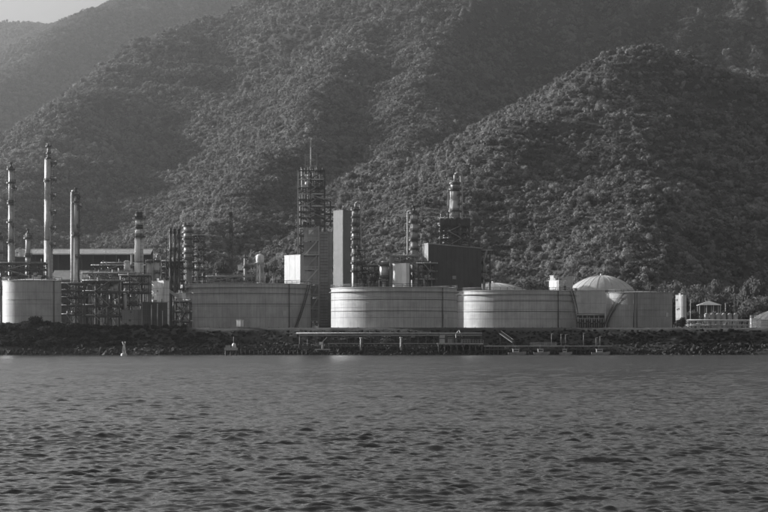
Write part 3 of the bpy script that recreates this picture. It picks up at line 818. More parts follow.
# lattice scaffold with a ringed column (right of the stacks)
column('distillation_column', 'pale ringed column inside the scaffold right of the three stacks', 'column', 188, 880, [(227, 243, 4.3, 4.3, M_PALE), (243, 262, 4.0, 4.0, M_PALE), (262, None, 4.0, 4.2, M_MID)],
       [(226.5, 0, 360, 1.6), (233, 0, 360, 1.8), (240, 0, 360, 1.8), (247, 0, 360, 1.8), (254, 0, 360, 1.8), (261, 0, 360, 1.8), (269, 0, 360, 1.8)], head='dome', ladder=(-50, 228, 280))
frame('scaffold_tower', 'open steel scaffold beside the ringed column right of the stacks', 'scaffold', 194, 204.5, 884, 5, [236, 242, 249, 256, 263, 270, 277], 2, M_DARK, .22, 'x', 1, rail=True, seed=4)

# ------------------------------------------------------------------ long sheds behind
def long_shed(label, px0, px1, D, row_ridge, row_eave, depth, nbay, row_step=None, roofm=M_ROOFG):
    w = M(px1 - px0, D); t = thing('long_shed', label, 'shed', (WX((px0 + px1) / 2, D), D, G))
    zr, ze = HZ(row_ridge, D) - G, HZ(row_eave, D) - G
    # roof slope facing the bay, one sheet for each bay, with pale edge flashing
    bw_ = w / nbay; a = MB()
    me = MB().prism([(-bw_ / 2 + .03, 0), (bw_ / 2 - .03, 0), (bw_ / 2 - .03, .18), (-bw_ / 2 + .03, .18)], 0, math.hypot(depth, zr - ze)).mesh('roof_panel', roofm)
    for k in range(nbay):
        o = link(bpy.data.objects.new('roof_panel', me), t); o.location = (-w / 2 + bw_ * (k + .5), -depth / 2, ze); o.rotation_euler.x = math.atan2(zr - ze, depth)
    MB().box(0, depth / 2 + .3, zr - .1, w, .8, .5).build('ridge_capping', M_WHITE, t)
    MB().box(0, -depth / 2 - .2, ze - .35, w, .35, .4).build('gutter', M_PALE, t)
    MB().box(0, depth / 2 - 1, 0, w, .3, zr - .2).build('rear_wall', M_CLAD, t)
    for k in range(nbay + 1): MB().box(-w / 2 + bw_ * k, -depth / 2 + .4, 0, .45, .45, ze - .37).build('post', M_DARK, t)
    for k, q in enumerate((.42, .7)): MB().box(0, -depth / 2 + .75, ze * q, w, .2, .5).build('girt', M_MID if k else M_DARK, t)
    return t
long_shed('long low shed with a pale roof ridge behind the left columns', 14, 152, 985, 249, 254.5, 10, 12)
long_shed('lower shed with a broad grey roof in front of the long shed', 52, 134, 955, 270.5, 280, 14, 8, roofm=M_GREYCLAD)
clad('site_cabin', 'small white cabin high up behind the tallest left column', 'cabin', 18.5, 940, 4.4, 3, 250.5, -20, M_WHITE, 1, 2, 1, row_bot=257)
frame('steel_support', 'steel trestle that carries the small white cabin', 'frame', 13, 24, 940, 4, [257.3], 1, M_DARK, .3, 'x', 0, rail=False, seed=3)

# ------------------------------------------------------------------ racks behind and beside the left tank
frame('pipe_rack', 'dark pipe rack above the roof of the left tank', 'pipe rack', -6, 46, 838, 6, [264, 270, 277, 289], 6, M_DARK, .35, 'x', 4, seed=8)
clad('valve_house', 'low white box on the rack behind the left tank', 'cabin', 35, 828, 4.2, 2.5, 276, -12, M_WHITE, 1, 3, 1, row_bot=279.5)
frame('pipe_rack', 'low dark pipe rack immediately right of the left tank', 'pipe rack', 61, 85, 818, 7, [284, 291, 298, 306, 315], 3, M_DARK, .32, 'x', 4, seed=9)
frame('steel_structure', 'three storey steel structure with white vessels inside left of the chimney', 'steel structure', 86, 121, 812, 9, [281.5, 292, 306, 316], 3, M_DARK, .55, 'x', 3, seed=10, braced={(1, 2), (2, 2), (2, 1)})
for k, (p, a, b, w_, l_) in enumerate(((93, 284, 292, 2.6, 'left white drum on the upper floor of the three storey structure'), (104, 284, 291.6, 2.4, 'middle white drum on the upper floor of the three storey structure'), (115, 283.5, 291.6, 2.9, 'right white drum on the upper floor of the three storey structure'),
        (93.5, 296, 305.6, 2.4, 'pale drum on the middle floor of the three storey structure, left end'), (103.5, 309, 315.8, 2.0, 'pale upright drum on the lowest floor of the three storey structure, middle'), (111, 309, 315.8, 2.2, 'pale upright drum on the lowest floor of the three storey structure, right'))):
    column('process_drum', l_, 'drum', p, 812, [(a, b, w_, w_, M_WHITE if k < 3 else M_PALE)], head='dome', base=HZ(b, 812) + .12, n=16)
frame('steel_structure', 'open steel structure round the foot of the chimney', 'steel structure', 121, 150, 822, 8, [276, 284, 293, 305, 317], 3, M_DARK, .35, 'x', 4, seed=12, braced={(2, 0), (3, 1)})
column('process_drum', 'pale vertical drum low down left of the chimney foot', 'drum', 125, 817, [(294, 316.6, 1.8, 1.8, M_PALE)], head='dome', base=HZ(317, 822) + .12, n=16)
frame('pipe_rack', 'crowded upper pipe rack behind the three storey structure', 'pipe rack', 84, 134, 836, 6, [273.5, 280.5, 288], 7, M_MID, .22, 'z', 4, seed=13)
clad('control_shed', 'grey low shed under the steelwork left of the dark sheds', 'shed', 133, 806, 7.5, 5, 310.5, 0, M_GREYCLAD, 2, 5, 2)
vessel_h('horizontal_vessel', 'pale horizontal vessel on the floor left of the chimney', 128, 300, 822, 6, 1.3, M_PALE, zsup=HZ(305, 822) + .12)

frame('added_shade_block', 'added dark shade-casting block behind the banded chimney', 'steel structure', 104, 136, 905, 10, [264, 270, 277, 285, 295, 306], 5, M_DARK, .5, 'x', 5, seed=41, rows_y=3)  # added behind the chimney to throw shade on the wide tank
frame('added_shade_block', 'added shade-casting block behind the pale vessels right of the chimney', 'steel structure', 141, 166, 900, 10, [266, 273, 281, 290, 300, 311], 4, M_DARK, .5, 'x', 5, seed=42, rows_y=3)  # second added block, put in to keep sun off the wide tank
clad('added_shade_building', 'added dark shade-casting building deep behind the white block building', 'building', 148, 925, 17, 9, 272, -20, M_CLAD, 3, 6, 3)  # dark building added as a further sun blocker for the wide tank
# ------------------------------------------------------------------ white block and dark sheds right of the chimney
clad('white_block_building', 'white panelled block building right of the chimney', 'building', 160, 832, 9.6, 2.4, 281.5, -52, M_WHITE, 7, 4, 2)
clad('dark_shed', 'dark windowless shed in front of the white block building', 'shed', 154.5, 800, 9.2, 6, 303, 8, M_CLAD, 4, 6, 3)
for k, (p, y) in enumerate(((151.5, 305), (157.5, 304), (162.5, 311))):
    column('standpipe', ['tall', 'taller', 'short'][k] + ' thin pale standpipe in front of the dark shed', 'pipe', p, 795.5, [(y, None, .3, .3, M_PALE)], head='nozzle', n=8)
frame('steel_structure', 'narrow steel frame with a white drum left of the wide shaded tank', 'steel structure', 175, 190.5, 806, 6, [302, 312, 322], 2, M_DARK, .4, 'z', 1, seed=14)
column('process_drum', 'white drum inside the narrow frame left of the wide shaded tank', 'drum', 186.5, 806, [(314, 321.8, 2.7, 2.7, M_WHITE)], head='dome', base=HZ(322, 806) + .12)
column('process_drum', 'pale drum on the upper floor of the narrow frame by the shaded tank', 'drum', 187, 806, [(304.5, 311.8, 2.4, 2.4, M_PALE)], head='dome', base=HZ(312, 806) + .12)
clad('white_hopper', 'white cabin on the roof line between white block and shaded tank', 'cabin', 180, 834, 3.2, 2.6, 293.5, -30, M_WHITE, 2, 2, 1)
# transfer chute sloping from the white block to the cabin
def chute():
    D = 833; t = thing('conveyor_chute', 'sloping pale chute between the white block and the small cabin', 'chute', (WX(172, D), D, G))
    a, b = (WX(168, D) - WX(172, D), 0, HZ(290, D) - G), (WX(178, D) - WX(172, D), 0, HZ(297, D) - G)
    MB().bar(a, b, 1.2, 1.0).build('trough', M_PALE, t)
    MB().bar((b[0] - .6, 0, 0), (b[0] - .6, 0, b[2] - .5), .3).build('leg', M_DARK, t); MB().bar((a[0] + 1, 0, 0), (a[0] + 1, 0, a[2] - 1.1), .3).build('leg', M_DARK, t)
chute()

# ------------------------------------------------------------------ behind the shaded tank: mast, small column, water tower
def lattice_mast(name, label, px, D, row_top, w, knobs, m_=M_DARK):
    t = thing(name, label, 'mast', (WX(px, D), D, G)); h = HZ(row_top, D) - G
    for sx in (-1, 1):
        for sy in (-1, 1): MB().bar((sx * w, sy * w, 0), (sx * w * .35, sy * w * .35, h - 3), .24).build('leg', m_, t)
    n = int(h / 2.2); mb = MB()
    for k in range(n):
        z0, z1 = (h - 3) * k / n, (h - 3) * (k + 1) / n; a, b = w * (1 - .65 * k / n), w * (1 - .65 * (k + 1) / n)
        s_ = 1 if k % 2 else -1
        for q in (-1, 1):
            mb.bar((s_ * a, q * a, z0), (-s_ * b, q * b, z1), .1); mb.bar((q * a, s_ * a, z0), (q * b, -s_ * b, z1), .1); mb.bar((-b, q * b, z1), (b, q * b, z1), .1)
    mb.build('lattice_bracing', m_, t)
    for y in knobs:
        z = HZ(y, D) - G
        p_ = MB().box(0, 0, z, 2.4, 2.4, .2).build('platform', m_, t)
        MB().box(0, 0, z + .2, 1.4, 1.4, 1.9).build('lamp_cluster', M_BLACK, p_)
    MB().tube((0, 0, h - 3), (0, 0, h), .12, .08, 8).build('tip', m_, t)
lattice_mast('lattice_mast', 'thin lattice mast standing alone behind the shaded tank', 231, 925, 211, 1.15, (217, 233, 249, 266), M_DARK)
column('distillation_column', 'short thin column with a platform right of the lattice mast', 'column', 245, 930, [(255, 258, .9, .9, M_DARK), (258, None, 1.2, 1.4, M_PALE)], [(258.5, -80, 80, 2.4), (268, 0, 360, 1.2)], head='nozzle', ladder=(-30, 258, 282))
clad('site_cabin', 'small pale cabin hung beside the short thin column', 'cabin', 241, 935, 2.0, 2, 265.5, -20, M_WHITE, 1, 2, 1, row_bot=270.5)
frame('steel_support', 'small trestle under the pale cabin beside the short thin column', 'frame', 239, 243, 935, 1.6, [270.8], 1, M_DARK, .22, None, 0, rail=False)
def water_tower():
    D = 1010; t = thing('water_tower', 'white water tower on legs against the trees behind the shaded tank', 'water tower', (WX(260, D), D, G))
    zt, zb_, r = HZ(254, D) - G, HZ(262.5, D) - G, M(4.1, D)
    MB().lathe([(r * .2, zb_ - .8), (r, zb_), (r, zt - 1), (r * .7, zt - .35), (.01, zt)], 28, cap=False).build('bowl', M_WHITE, t)
    MB().ring(zb_ - .2, r, r + .6, .12, 24).build('walkway', M_PALE, t)
    for k in range(6):
        a = k * math.pi / 3 + .3; MB().bar((r * 1.15 * math.cos(a), r * 1.15 * math.sin(a), 0), (r * .85 * math.cos(a), r * .85 * math.sin(a), zb_), .3).build('leg', M_PALE, t)
    MB().tube((0, 0, 0), (0, 0, zb_ - .7), .5, .5, 10).build('riser', M_PALE, t)
    for q in (.35, .7):
        mb = MB(); rr = r * (1.15 - .3 * q)
        for k in range(6):
            a, b = k * math.pi / 3 + .3, (k + 1) * math.pi / 3 + .3; mb.bar((rr * math.cos(a), rr * math.sin(a), zb_ * q), (rr * math.cos(b), rr * math.sin(b), zb_ * q), .14)
        mb.build('ring_brace', M_PALE, t)
water_tower()
# small vents and lamp posts that show over the rim of the shaded tank
for k, (p, y, l_) in enumerate(((198, 277, 'short lamp post over the left end of the shaded tank'), (213, 276, 'lamp post between scaffold and lattice mast'), (222, 278, 'low vent post just left of the lattice mast'), (265, 275, 'lamp post just right of the white water tower'), (272.5, 276, 'lamp post left of the tall white panel building'))):
    D = 915; t = thing('lamp_post', l_, 'lamp post', (WX(p, D), D, G)); h = HZ(y, D) - G
    MB().tube((0, 0, 0), (0, 0, h), .2, .12, 8).build('pole', M_PALE, t); MB().box(.5, 0, h - .1, 1.4, .35, .25).build('lamp_head', M_PALE, t)

# ------------------------------------------------------------------ the tall tower group in the middle
clad('white_panel_building', 'tall white panel building left of the stair tower', 'building', 294, 905, 11.6, 1.6, 255.5, -52, M_PALE, 3, 3, 2, details=False)
def main_tower():
    D = 905; cx = WX(311, D)
    t = thing('lattice_tower', 'tallest steel lattice tower with a mast, over the stair block', 'tower', (cx, D, G))
    X = lambda p: WX(p, D) - cx
    Z = lambda y: HZ(y, D) - G
    dep = 6.0; ys = (-dep / 2, dep / 2)
    for p in (298.3, 311, 324.6):
        for y in ys:
            zl = Z(171)
            MB().box(X(p), y, 0, .55, .55, zl).build('post', M_PALE if p < 300 and y < 0 else M_DARK, t)
    rows = [171, 179.5, 188, 194, 200, 206, 212, 218, 226, 236, 246, 256]
    for i, q in enumerate(rows):
        for y in ys: MB().box(X(311.45), y, Z(q) - .4, X(324.6) - X(298.3), .4, .55).build('beam', M_PALE if i in (1, 3, 5) and y < 0 else M_DARK, t)
        d = MB().box(X(318) if i < 4 else X(311.5), 0, Z(q), M(14 if i < 4 else 26.5, D), dep, .3).build('floor_deck', M_DARK, t)
        mb = MB()
        for hh in (.55, 1.1):
            for y in (-dep / 2 - .25,): mb.box(X(311.5), y, Z(q) + hh, M(26.8, D), .07, .07)
        mb.build('railing', M_DARK, d)
    for i in range(len(rows) - 1):
        a, b = Z(rows[i + 1]) + .1, Z(rows[i]) - .4
        for (p0, p1, on) in ((298.3, 311, i % 2 == 0), (311, 324.6, True)):
            if i >= 7 and p0 > 300: continue
            if on:
                MB().bar((X(p0), ys[0] - .1, a), (X(p1), ys[0] - .1, b), .3).build('brace', M_DARK, t)
                MB().bar((X(p1), ys[0] - .3, a), (X(p0), ys[0] - .3, b), .3).build('brace', M_MID if i % 3 == 0 else M_DARK, t)
    # light upper frame and mast
    for p in (305.2, 316.8):
        for y in (-1.6, 1.6): MB().box(X(p), y, Z(171), .2, .2, Z(154) - Z(171)).build('upper_post', M_MID, t)
    for q in (154, 160, 165.5):
        for y in (-1.6, 1.6): MB().box(X(311), y, Z(q) - .2, X(316.8) - X(305.2), .16, .2).build('upper_beam', M_MID, t)
    MB().tube((X(310.9), -1, Z(171)), (X(310.9), -1, Z(147)), .22, .18, 8).build('mast', M_PALE, t)
    MB().tube((X(310.9), -1, Z(147)), (X(310.9), -1, Z(138)), .12, .05, 8).build('mast_tip', M_PALE, t)
    # side bay with its curved brace
    for p in (330.5, 336):
        for y in ys: MB().box(X(p), y, Z(226), .48, .48, Z(199 if p < 333 else 207) - Z(226)).build('side_post', M_DARK, t)
    for q in (199.5, 207, 214, 221):
        for y in ys: MB().box((X(324.9) + X(336 if q > 205 else 331)) / 2, y, Z(q) - .3, X(336 if q > 205 else 331) - X(324.9), .4, .5).build('side_beam', M_DARK, t)
    prev = None
    for k in range(9):
        a = math.pi / 2 * k / 8; pt = (X(325) + M(12, D) * math.sin(a), ys[0] - .2, Z(215) + M(16, D) * math.cos(a))
        if prev: MB().bar(prev, pt, .35).build('curved_brace', M_MID, t)
        prev = pt
    for i, (q0, q1) in enumerate(((207, 214), (214, 221))):
        MB().bar((X(325), ys[0] - .1, Z(q1)), (X(336), ys[0] - .1, Z(q0)), .18).build('brace', M_DARK, t); MB().bar((X(336), ys[0] - .3, Z(q1)), (X(325), ys[0] - .3, Z(q0)), .18).build('brace', M_DARK, t)
    fill(t, M(24, D), dep - .5, Z(256), [Z(q) for q in rows], 46, 51)
    # process column standing inside the tower
    c = MB().lathe([(1.5, Z(230)), (1.5, Z(190)), (1.2, Z(187)), (.4, Z(185.5)), (.4, Z(181))], 18, cx=X(318), cy=.4).build('inner_column', M_MID, t)
    for q in (192, 201, 209, 217): MB().ring(Z(q), 1.45, 1.75, .3, 18, cx=X(318), cy=.4).build('column_ring', M_PALE, c)
main_tower()
def stair_block():
    D = 893; cx = WX(318, D)
    t = thing('stair_block', 'tall grey stair block with landings below the lattice tower', 'building', (cx, D, G))
    X = lambda p: WX(p, D) - cx
    Z = lambda y: HZ(y, D) - G
    # right wall of stacked panels
    MB().box((X(319) + X(332.6)) / 2, .5, 0, X(332.6) - X(319), 4, Z(232)).build('wall_core', M_SEAM, t)
    ys_ = [232, 244, 256, 268, 280, 292, 304, 316, 326]
    for a, b in zip(ys_[:-1], ys_[1:]):
        hh = Z(a) - Z(b)
        for p0, p1 in ((319.1, 328.8), (329, 332.6)):
            p_ = MB().box((X(p0) + X(p1)) / 2, -1.58, Z(b) + .08, X(p1) - X(p0) - .06, .18, hh - .16).build('wall_panel', M_GREYCLAD, t)
            if p1 < 330:
                for k in range(3): MB().box((X(p0) + X(p1)) / 2 + .1, -1.72, Z(b) + hh * (.25 + .25 * k), X(p1) - X(p0) - 1.0, .12, .22).build('louvre', M_DARK, p_)
    # left flight of cabins and landings
    ls = [226, 240.5, 255, 269.5, 284, 297, 309, 321]
    for i, (a, b) in enumerate(zip(ls[:-1], ls[1:])):
        z0, z1 = Z(b), Z(a)
        w = X(318.6) - X(304) if i < 4 else X(318.6) - X(311.5); x0 = X(318.6) - w / 2
        MB().box(x0, .3, z0 + .25, w, 3.2, z1 - z0 - 1.0).build('stair_cabin', M_GREYCLAD if i % 3 else M_MID, t)
        l_ = MB().box(x0 + .1, -.4, z0 - .05, w + .5, 4.6, .28).build('landing', M_PALE, t)
        mb = MB()
        for hh in (.5, 1.0): mb.box(x0 + .1, -2.6, z0 + .15 + hh, w + .5, .14, .14)
        for k in range(5): mb.box(x0 + .1 - (w + .4) / 2 + (w + .4) * k / 4, -2.6, z0 + .15, .12, .12, 1.05)
        mb.build('railing', M_PALE, l_)
        MB().bar((x0 - w * .42, -2.0, z0 + .1), (x0 + w * .42, -2.0, z1 - .2), .25, .5).build('stair_flight', M_PALE if i % 2 else M_MID, t)
    MB().box(X(311.3), -1.7, Z(234.5), M(5, D), .2, M(4.5, D)).build('window', M_WHITE, t)  # white panel painted in for a brightly lit box, not glazing
    MB().box(X(318.9), -1.9, 0, .3, .3, Z(226)).build('pipe_chase', M_PALE, t)
stair_block()
clad('slab_tower', 'tall windowless grey slab tower right of the lattice tower', 'building', 342, 880, 5.8, 4.2, 211, -46, M_SLAB, 9, 1, 1, gap=.05, details=False)
column('distillation_column', 'ringed column with cage platforms right of the slab tower', 'column', 355.5, 906, [(210, 226, 3.4, 3.4, M_PALE), (226, 246, 3.6, 3.6, M_PALE), (246, None, 3.6, 3.8, M_MID)],
       [(210.5, 0, 360, 1.6), (218, 0, 360, 1.8), (226, 0, 360, 1.8), (233, 0, 360, 1.6), (240, 0, 360, 1.8), (248, 0, 360, 1.6), (256, 0, 360, 1.8), (264, 0, 360, 1.6), (272, 0, 360, 1.8)], head='gooseneck', ladder=(-70, 211, 285))
frame('scaffold_tower', 'narrow pipe frame at the foot of the ringed column by the slab tower', 'scaffold', 357, 365, 892, 4, [250, 257, 264, 271, 278], 1, M_DARK, .25, 'x', 1, seed=21)

# ------------------------------------------------------------------ unit between the middle tank and the dark hall
column('reactor_vessel', 'squat pale vessel with an elbow pipe left of the bright white panel box', 'vessel', 384, 878, [(263, 281, 4.4, 4.0, M_ALU), (281, None, 2.0, 2.0, M_CONC)], [(266, 0, 360, 1.2), (279, 0, 360, 1.2)], head='gooseneck', side_pipe=[(185, .6, .6, 262, None, M_DARK)])
clad('white_panel_box', 'bright white panel box among the pipes right of the squat vessel', 'building', 401, 872, 8.6, 1.5, 264, -50, M_WHITE, 1, 3, 1, gap=.05, details=False)
frame('steel_structure', 'open steel frame round the white panel box', 'steel structure', 391, 419, 880, 6, [256, 262.5, 271, 279], 3, M_MID, .35, 'x', 2, seed=22)
column('distillation_column', 'slim ringed column with a thin pipe left of the dark hall', 'column', 414, 908, [(213, 222, 3.3, 3.3, M_PALE), (222, 242, 3.7, 3.9, M_PALE), (242, 262, 4.0, 4.1, M_PALE), (262, None, 4.0, 4.2, M_MID)],
       [(214, 0, 360, 1.8), (223, 0, 360, 2.0), (232, 0, 360, 1.4), (241, 0, 360, 1.8), (250, 0, 360, 1.6), (258, 0, 360, 2)], head='nozzle', ladder=(-40, 214, 262), side_pipe=[(182, 2.3, .7, 211.5, None, M_PALE)])
frame('pipe_rack', 'low dark steelwork between the slim column and the dark hall', 'pipe rack', 418, 436, 872, 5, [264, 272, 280], 2, M_DARK, .35, 'x', 3, seed=23)

def dark_hall():
    D = 880; t = thing('dark_hall', 'big dark windowless hall with a sloping roof right of the middle', 'building', (WX(452, D), D, G), math.radians(16))
    w = M(53, D) / math.cos(math.radians(16)); d = 8.2; hl, hr = HZ(244.8, D) - G, HZ(248.8, D) - G
    MB().prism([(-w / 2, 0), (w / 2, 0), (w / 2, hr), (-w / 2, hl)], -d / 2, d / 2).build('wall_core', M_SEAM, t)
    n = 12
    for k in range(n):
        x0, x1 = -w / 2 + w * k / n + .04, -w / 2 + w * (k + 1) / n - .04
        f = lambda x: hl + (hr - hl) * (x + w / 2) / w
        for z0, z1 in ((0.1, .46), (.47, 1.0)):
            a = [(x0, f(x0) * z0), (x1, f(x1) * z0), (x1, f(x1) * z1 - .06), (x0, f(x0) * z1 - .06)]
            MB().prism(a, -d / 2 - .14, -d / 2 - .02).build('wall_panel', M_CLAD, t)
    for k in range(3):
        for z0, z1 in ((.1, hl * .46), (hl * .47, hl - .1)): MB().box(-w / 2 - .09, -d / 2 + d * (k + .5) / 3, z0, .12, d / 3 - .08, z1 - z0).build('wall_panel', M_GREYCLAD, t)  # sunlight put into the colour: this end is paler than the dark front
    MB().prism([(-w / 2 - .3, hl + .02), (w / 2 + .3, hr + .02), (w / 2 + .3, hr + .4), (-w / 2 - .3, hl + .4)], -d / 2 - .4, d / 2 + .4).build('roof', M_MID, t)
    MB().box(w * .30, -d / 2 - .3, hr * .35, 1.3, .2, 7.5).build('louvre', M_BLACK, t)
    MB().box(-w * .02, -d / 2 - .3, hr * .62, 1.6, .2, 1.4).build('vent', M_MID, t)
dark_hall()
frame('steel_structure', 'open steel stair frame at the right end of the dark hall', 'steel structure', 480, 490, 884, 5, [251, 262, 272, 281], 1, M_DARK, .35, 'z', 1, seed=24)
frame('steel_structure', 'heavy steel frame that carries the crowned column above the dark hall', 'steel structure', 440.5, 469, 896, 9, [219, 226, 232, 239, 246], 3, M_DARK, .62, 'x', 2, seed=25, foot=None, rows_y=3)
for k, p_ in enumerate((445.5, 455, 464.5)): clad('enclosure', ['left', 'middle', 'right'][k] + ' dark enclosure on the top floor of the frame above the hall', 'enclosure', p_, 891.2, 3.4, 1.2, 220, 0, M_CLAD, 2, 2, 1, row_bot=225.8)
column('distillation_column', 'crowned column on the steel frame above the dark hall', 'column', 455, 896, [(183, 191, 4.4, 4.4, M_MID), (191, 200, 5.0, 5.0, M_PALE), (200, 220, 5.2, 5.6, M_PALE), (220, None, 5.4, 5.4, M_MID)],
       [(184, 0, 360, 1.6), (190, 0, 360, 2.0), (196, -70, 70, 2.0), (205, -60, 60, 1.8), (212, -200, 0, 1.6)], head='gooseneck', ladder=(-50, 190, 220), side_pipe=[(195, 1.2, .5, 190, 222, M_DARK)])

# ------------------------------------------------------------------ right-hand group
clad('white_works_building', 'white stepped works building left of the domed tank', 'building', 556, 925, 6.0, 2.4, 281, -50, M_WHITE, 3, 2, 1)
clad('white_works_tower', 'narrow white tower at the left end of the stepped works building', 'building', 553.6, 930, 2.4, 2.0, 276, -50, M_PALE, 3, 1, 1)
clad('site_cabin', 'pale square cabin between works building and domed tank', 'cabin', 569.5, 915, 2.2, 2.2, 276.5, -20, M_PALE, 3, 1, 1)
frame('steel_structure', 'light frame between white works building and pale cabin', 'steel structure', 559, 567, 920, 3, [280, 285], 2, M_PALE, .2, 'x', 0, seed=28)
def manifold():
    D = 848; t = thing('pipe_manifold', 'dark pipe manifold in the gap between the two right flat tanks', 'manifold', (WX(591, D), D, G))
    for k in range(12):
        x = M(-13 + 2.3 * k, D); h = random.uniform(4, 6.8)
        p_ = MB().tube((x, 0, 0), (x, 0, h), .17, .17, 8).build('riser', M_MID if k % 3 else M_PALE, t)
        MB().tube((x, -.02, h * .55), (x, -.7, h * .55), .3, .3, 8).build('valve', M_DARK, p_)
    MB().box(0, 2.2, 0, M(28, D), .3, 6.2).build('dark_backing', M_CLAD, t)  # dark sheet added behind the pipes so the gap reads dark
    for k, z in enumerate((2.4, 4.2, 5.7)): MB().tube((M(-14, D), .6 + .4 * k, z), (M(14, D), .6 + .4 * k, z), .3, .3, 10).build('header_pipe', [M_DARK, M_MID, M_PALE][k], t)
manifold()
clad('white_switch_house', 'upright white switch house just right of the last flat tank', 'building', 681, 905, 4.2, 2.0, 295.5, -50, M_PALE, 3, 1, 1)
def pavilion():
    D = 965; t = thing('open_pavilion', 'open pavilion with a pale hipped roof among the right-hand trees', 'pavilion', (WX(709, D), D, G))
    w = M(23, D); zt, ze = HZ(300.8, D) - G, HZ(305, D) - G
    for k, (a, b) in enumerate((((-1, -1), (1, -1)), ((1, -1), (1, 1)), ((1, 1), (-1, 1)), ((-1, 1), (-1, -1)))):
        v = [(a[0] * w / 2, a[1] * w * .35, ze), (b[0] * w / 2, b[1] * w * .35, ze), (.0, 0, zt)]
        MB()._add(v + [(x, y, z - .2) for x, y, z in v], [(0, 1, 2), (5, 4, 3), (0, 3, 4, 1), (1, 4, 5, 2), (2, 5, 3, 0)]).build('roof_slope', M_PALE, t)
    for sx in (-1, -.33, .33, 1):
        for sy in (-1, 1): MB().box(sx * w * .45, sy * w * .3, 0, .35, .35, ze + .1).build('post', M_PALE, t)
    MB().box(0, w * .3, 0, w * .86, .2, ze - .1).build('rear_wall', M_CLAD, t)
pavilion()
# six silos in a row
D_ = 905
s0 = thing('silo', 'first silo from the left in the row of six behind the right-hand pipe rack', 'silo', (WX(706.5, D_), D_, G), 0, 'row of six silos')
r_ = M(2.3, D_); hz = HZ(313, D_) - G
MB().lathe([(r_, 2.2), (r_, hz - .6), (r_ * .5, hz - .1), (.01, hz)], 20, cap=False).build('shell', M_MID, s0)
MB().lathe([(.35, .6), (r_, 2.2)], 20, cap=False).build('hopper', M_MID, s0)
MB().ring(hz - .75, r_ - .02, r_ + .1, .16, 20).build('top_ring', M_MID, s0)
for a in range(4): MB().bar((r_ * .9 * math.cos(a * 1.571 + .78), r_ * .9 * math.sin(a * 1.571 + .78), 0), (r_ * .9 * math.cos(a * 1.571 + .78), r_ * .9 * math.sin(a * 1.571 + .78), 2.4), .22).build('leg', M_DARK, s0)
for k, o_ in enumerate(('second', 'third', 'fourth', 'fifth', 'sixth')):
    c = copy_tree(s0); c.location.x = WX(706.5 + 5.8 * (k + 1), D_); c['label'] = o_ + ' silo from the left in the row of six behind the right-hand pipe rack'
frame('pipe_rack', 'low pale pipe rack in front of the six silos at the right', 'pipe rack', 688, 750, 870, 4, [321, 326], 12, M_MID, .22, 'z', 3, rail=True, seed=31, deck=False)
frame('steel_structure', 'white steel stair frame in front of the domed tank at the right edge', 'steel structure', 751, 760, 812, 2.5, [318.5, 323, 327.5], 2, M_WHITE, .28, 'x', 0, seed=32)
lattice_mast('light_mast', 'slim dark light mast among the trees right of the pavilion', 735, 985, 290, .5, (292.5,), M_DARK)
for k, (p, y) in enumerate(((664.5, 290), (690.5, 300), (725.5, 303))):
    D = 950; t = thing('lamp_post', ['lamp post over the right end of the last flat tank', 'lamp post just right of the white switch house', 'lamp post right of the open pavilion'][k], 'lamp post', (WX(p, D), D, G)); h = HZ(y, D) - G
    MB().tube((0, 0, 0), (0, 0, h), .2, .12, 8).build('pole', M_PALE, t); MB().box(.5, 0, h - .1, 1.4, .35, .25).build('lamp_head', M_PALE, t)
# hut and mast on the hill top
def hill_hut():
    D = 1985; x = WX(664, D); z = float(hill_at(np.array([x]), np.array([float(D)]))[0])
    t = thing('hilltop_hut', 'tiny pale hut on the summit of the right-hand hill', 'hut', (x, D, z + 2))
    MB().box(0, 0, -4, 9, 6, 8.5).build('wall', M_WHITE, t); MB().box(0, 0, 4.5, 10, 7, .4).build('roof', M_PALE, t); MB().box(6.5, 0, -4, 3.6, 4, 6).build('annex', M_WHITE, t)
    MB().box(-1.5, -3.05, 0, 1.4, .1, 2.6).build('door', M_DARK, t)
hill_hut()
# ================================================================== THE SHORE: rocks, scrub, jetty, beacons, trees
def bank_z(x, y):
    T = np.clip((y - (SHORE - 6)) / 42.0, 0, 1)
    return np.interp(T, [0, .12, .30, .38, .62, .72, 1], [-1.2, .9, 3.4, 3.9, G - .6, G + .15, G + .02])
def make_rocks():
    objs = []
    for k in range(4):
        bm = bmesh.new(); bmesh.ops.create_icosphere(bm, subdivisions=2, radius=.5)
        r = random.Random(60 + k)
        for v in bm.verts: v.co *= 1 + .25 * (r.random() - .5) * 2
        for v in bm.verts: v.co.z *= .7
        me = bpy.data.meshes.new('rock'); bm.to_mesh(me); bm.free(); me.materials.append(M_ROCK); objs.append(bpy.data.objects.new('rock', me))
    n = 11000
    x = RNG.uniform(-215, 225, n); y = SHORE - 5.5 + RNG.beta(1.2, 2.0, n) * 15
    x, y = x, y
    s = np.exp(RNG.normal(-.35, .4, n))
    scl = np.stack([s * RNG.uniform(.8, 1.5, n), s, s * RNG.uniform(.7, 1.1, n)], 1)
    pts = np.stack([x, y, bank_z(x, y) + .1 * s], 1)
    scatter('riprap_rocks', pts, scl, RNG.uniform(0, 6.28, (n, 3)), RNG.integers(0, 4, n), objs, 'dark riprap stones heaped along the water line', 'rocks')
make_rocks()
SCRUB = [bpy.data.objects.new('scrub_clump', crown_mesh('scrub_clump', 300, .06, 80 + k, M_SCRUB, 7, .8)) for k in range(4)]
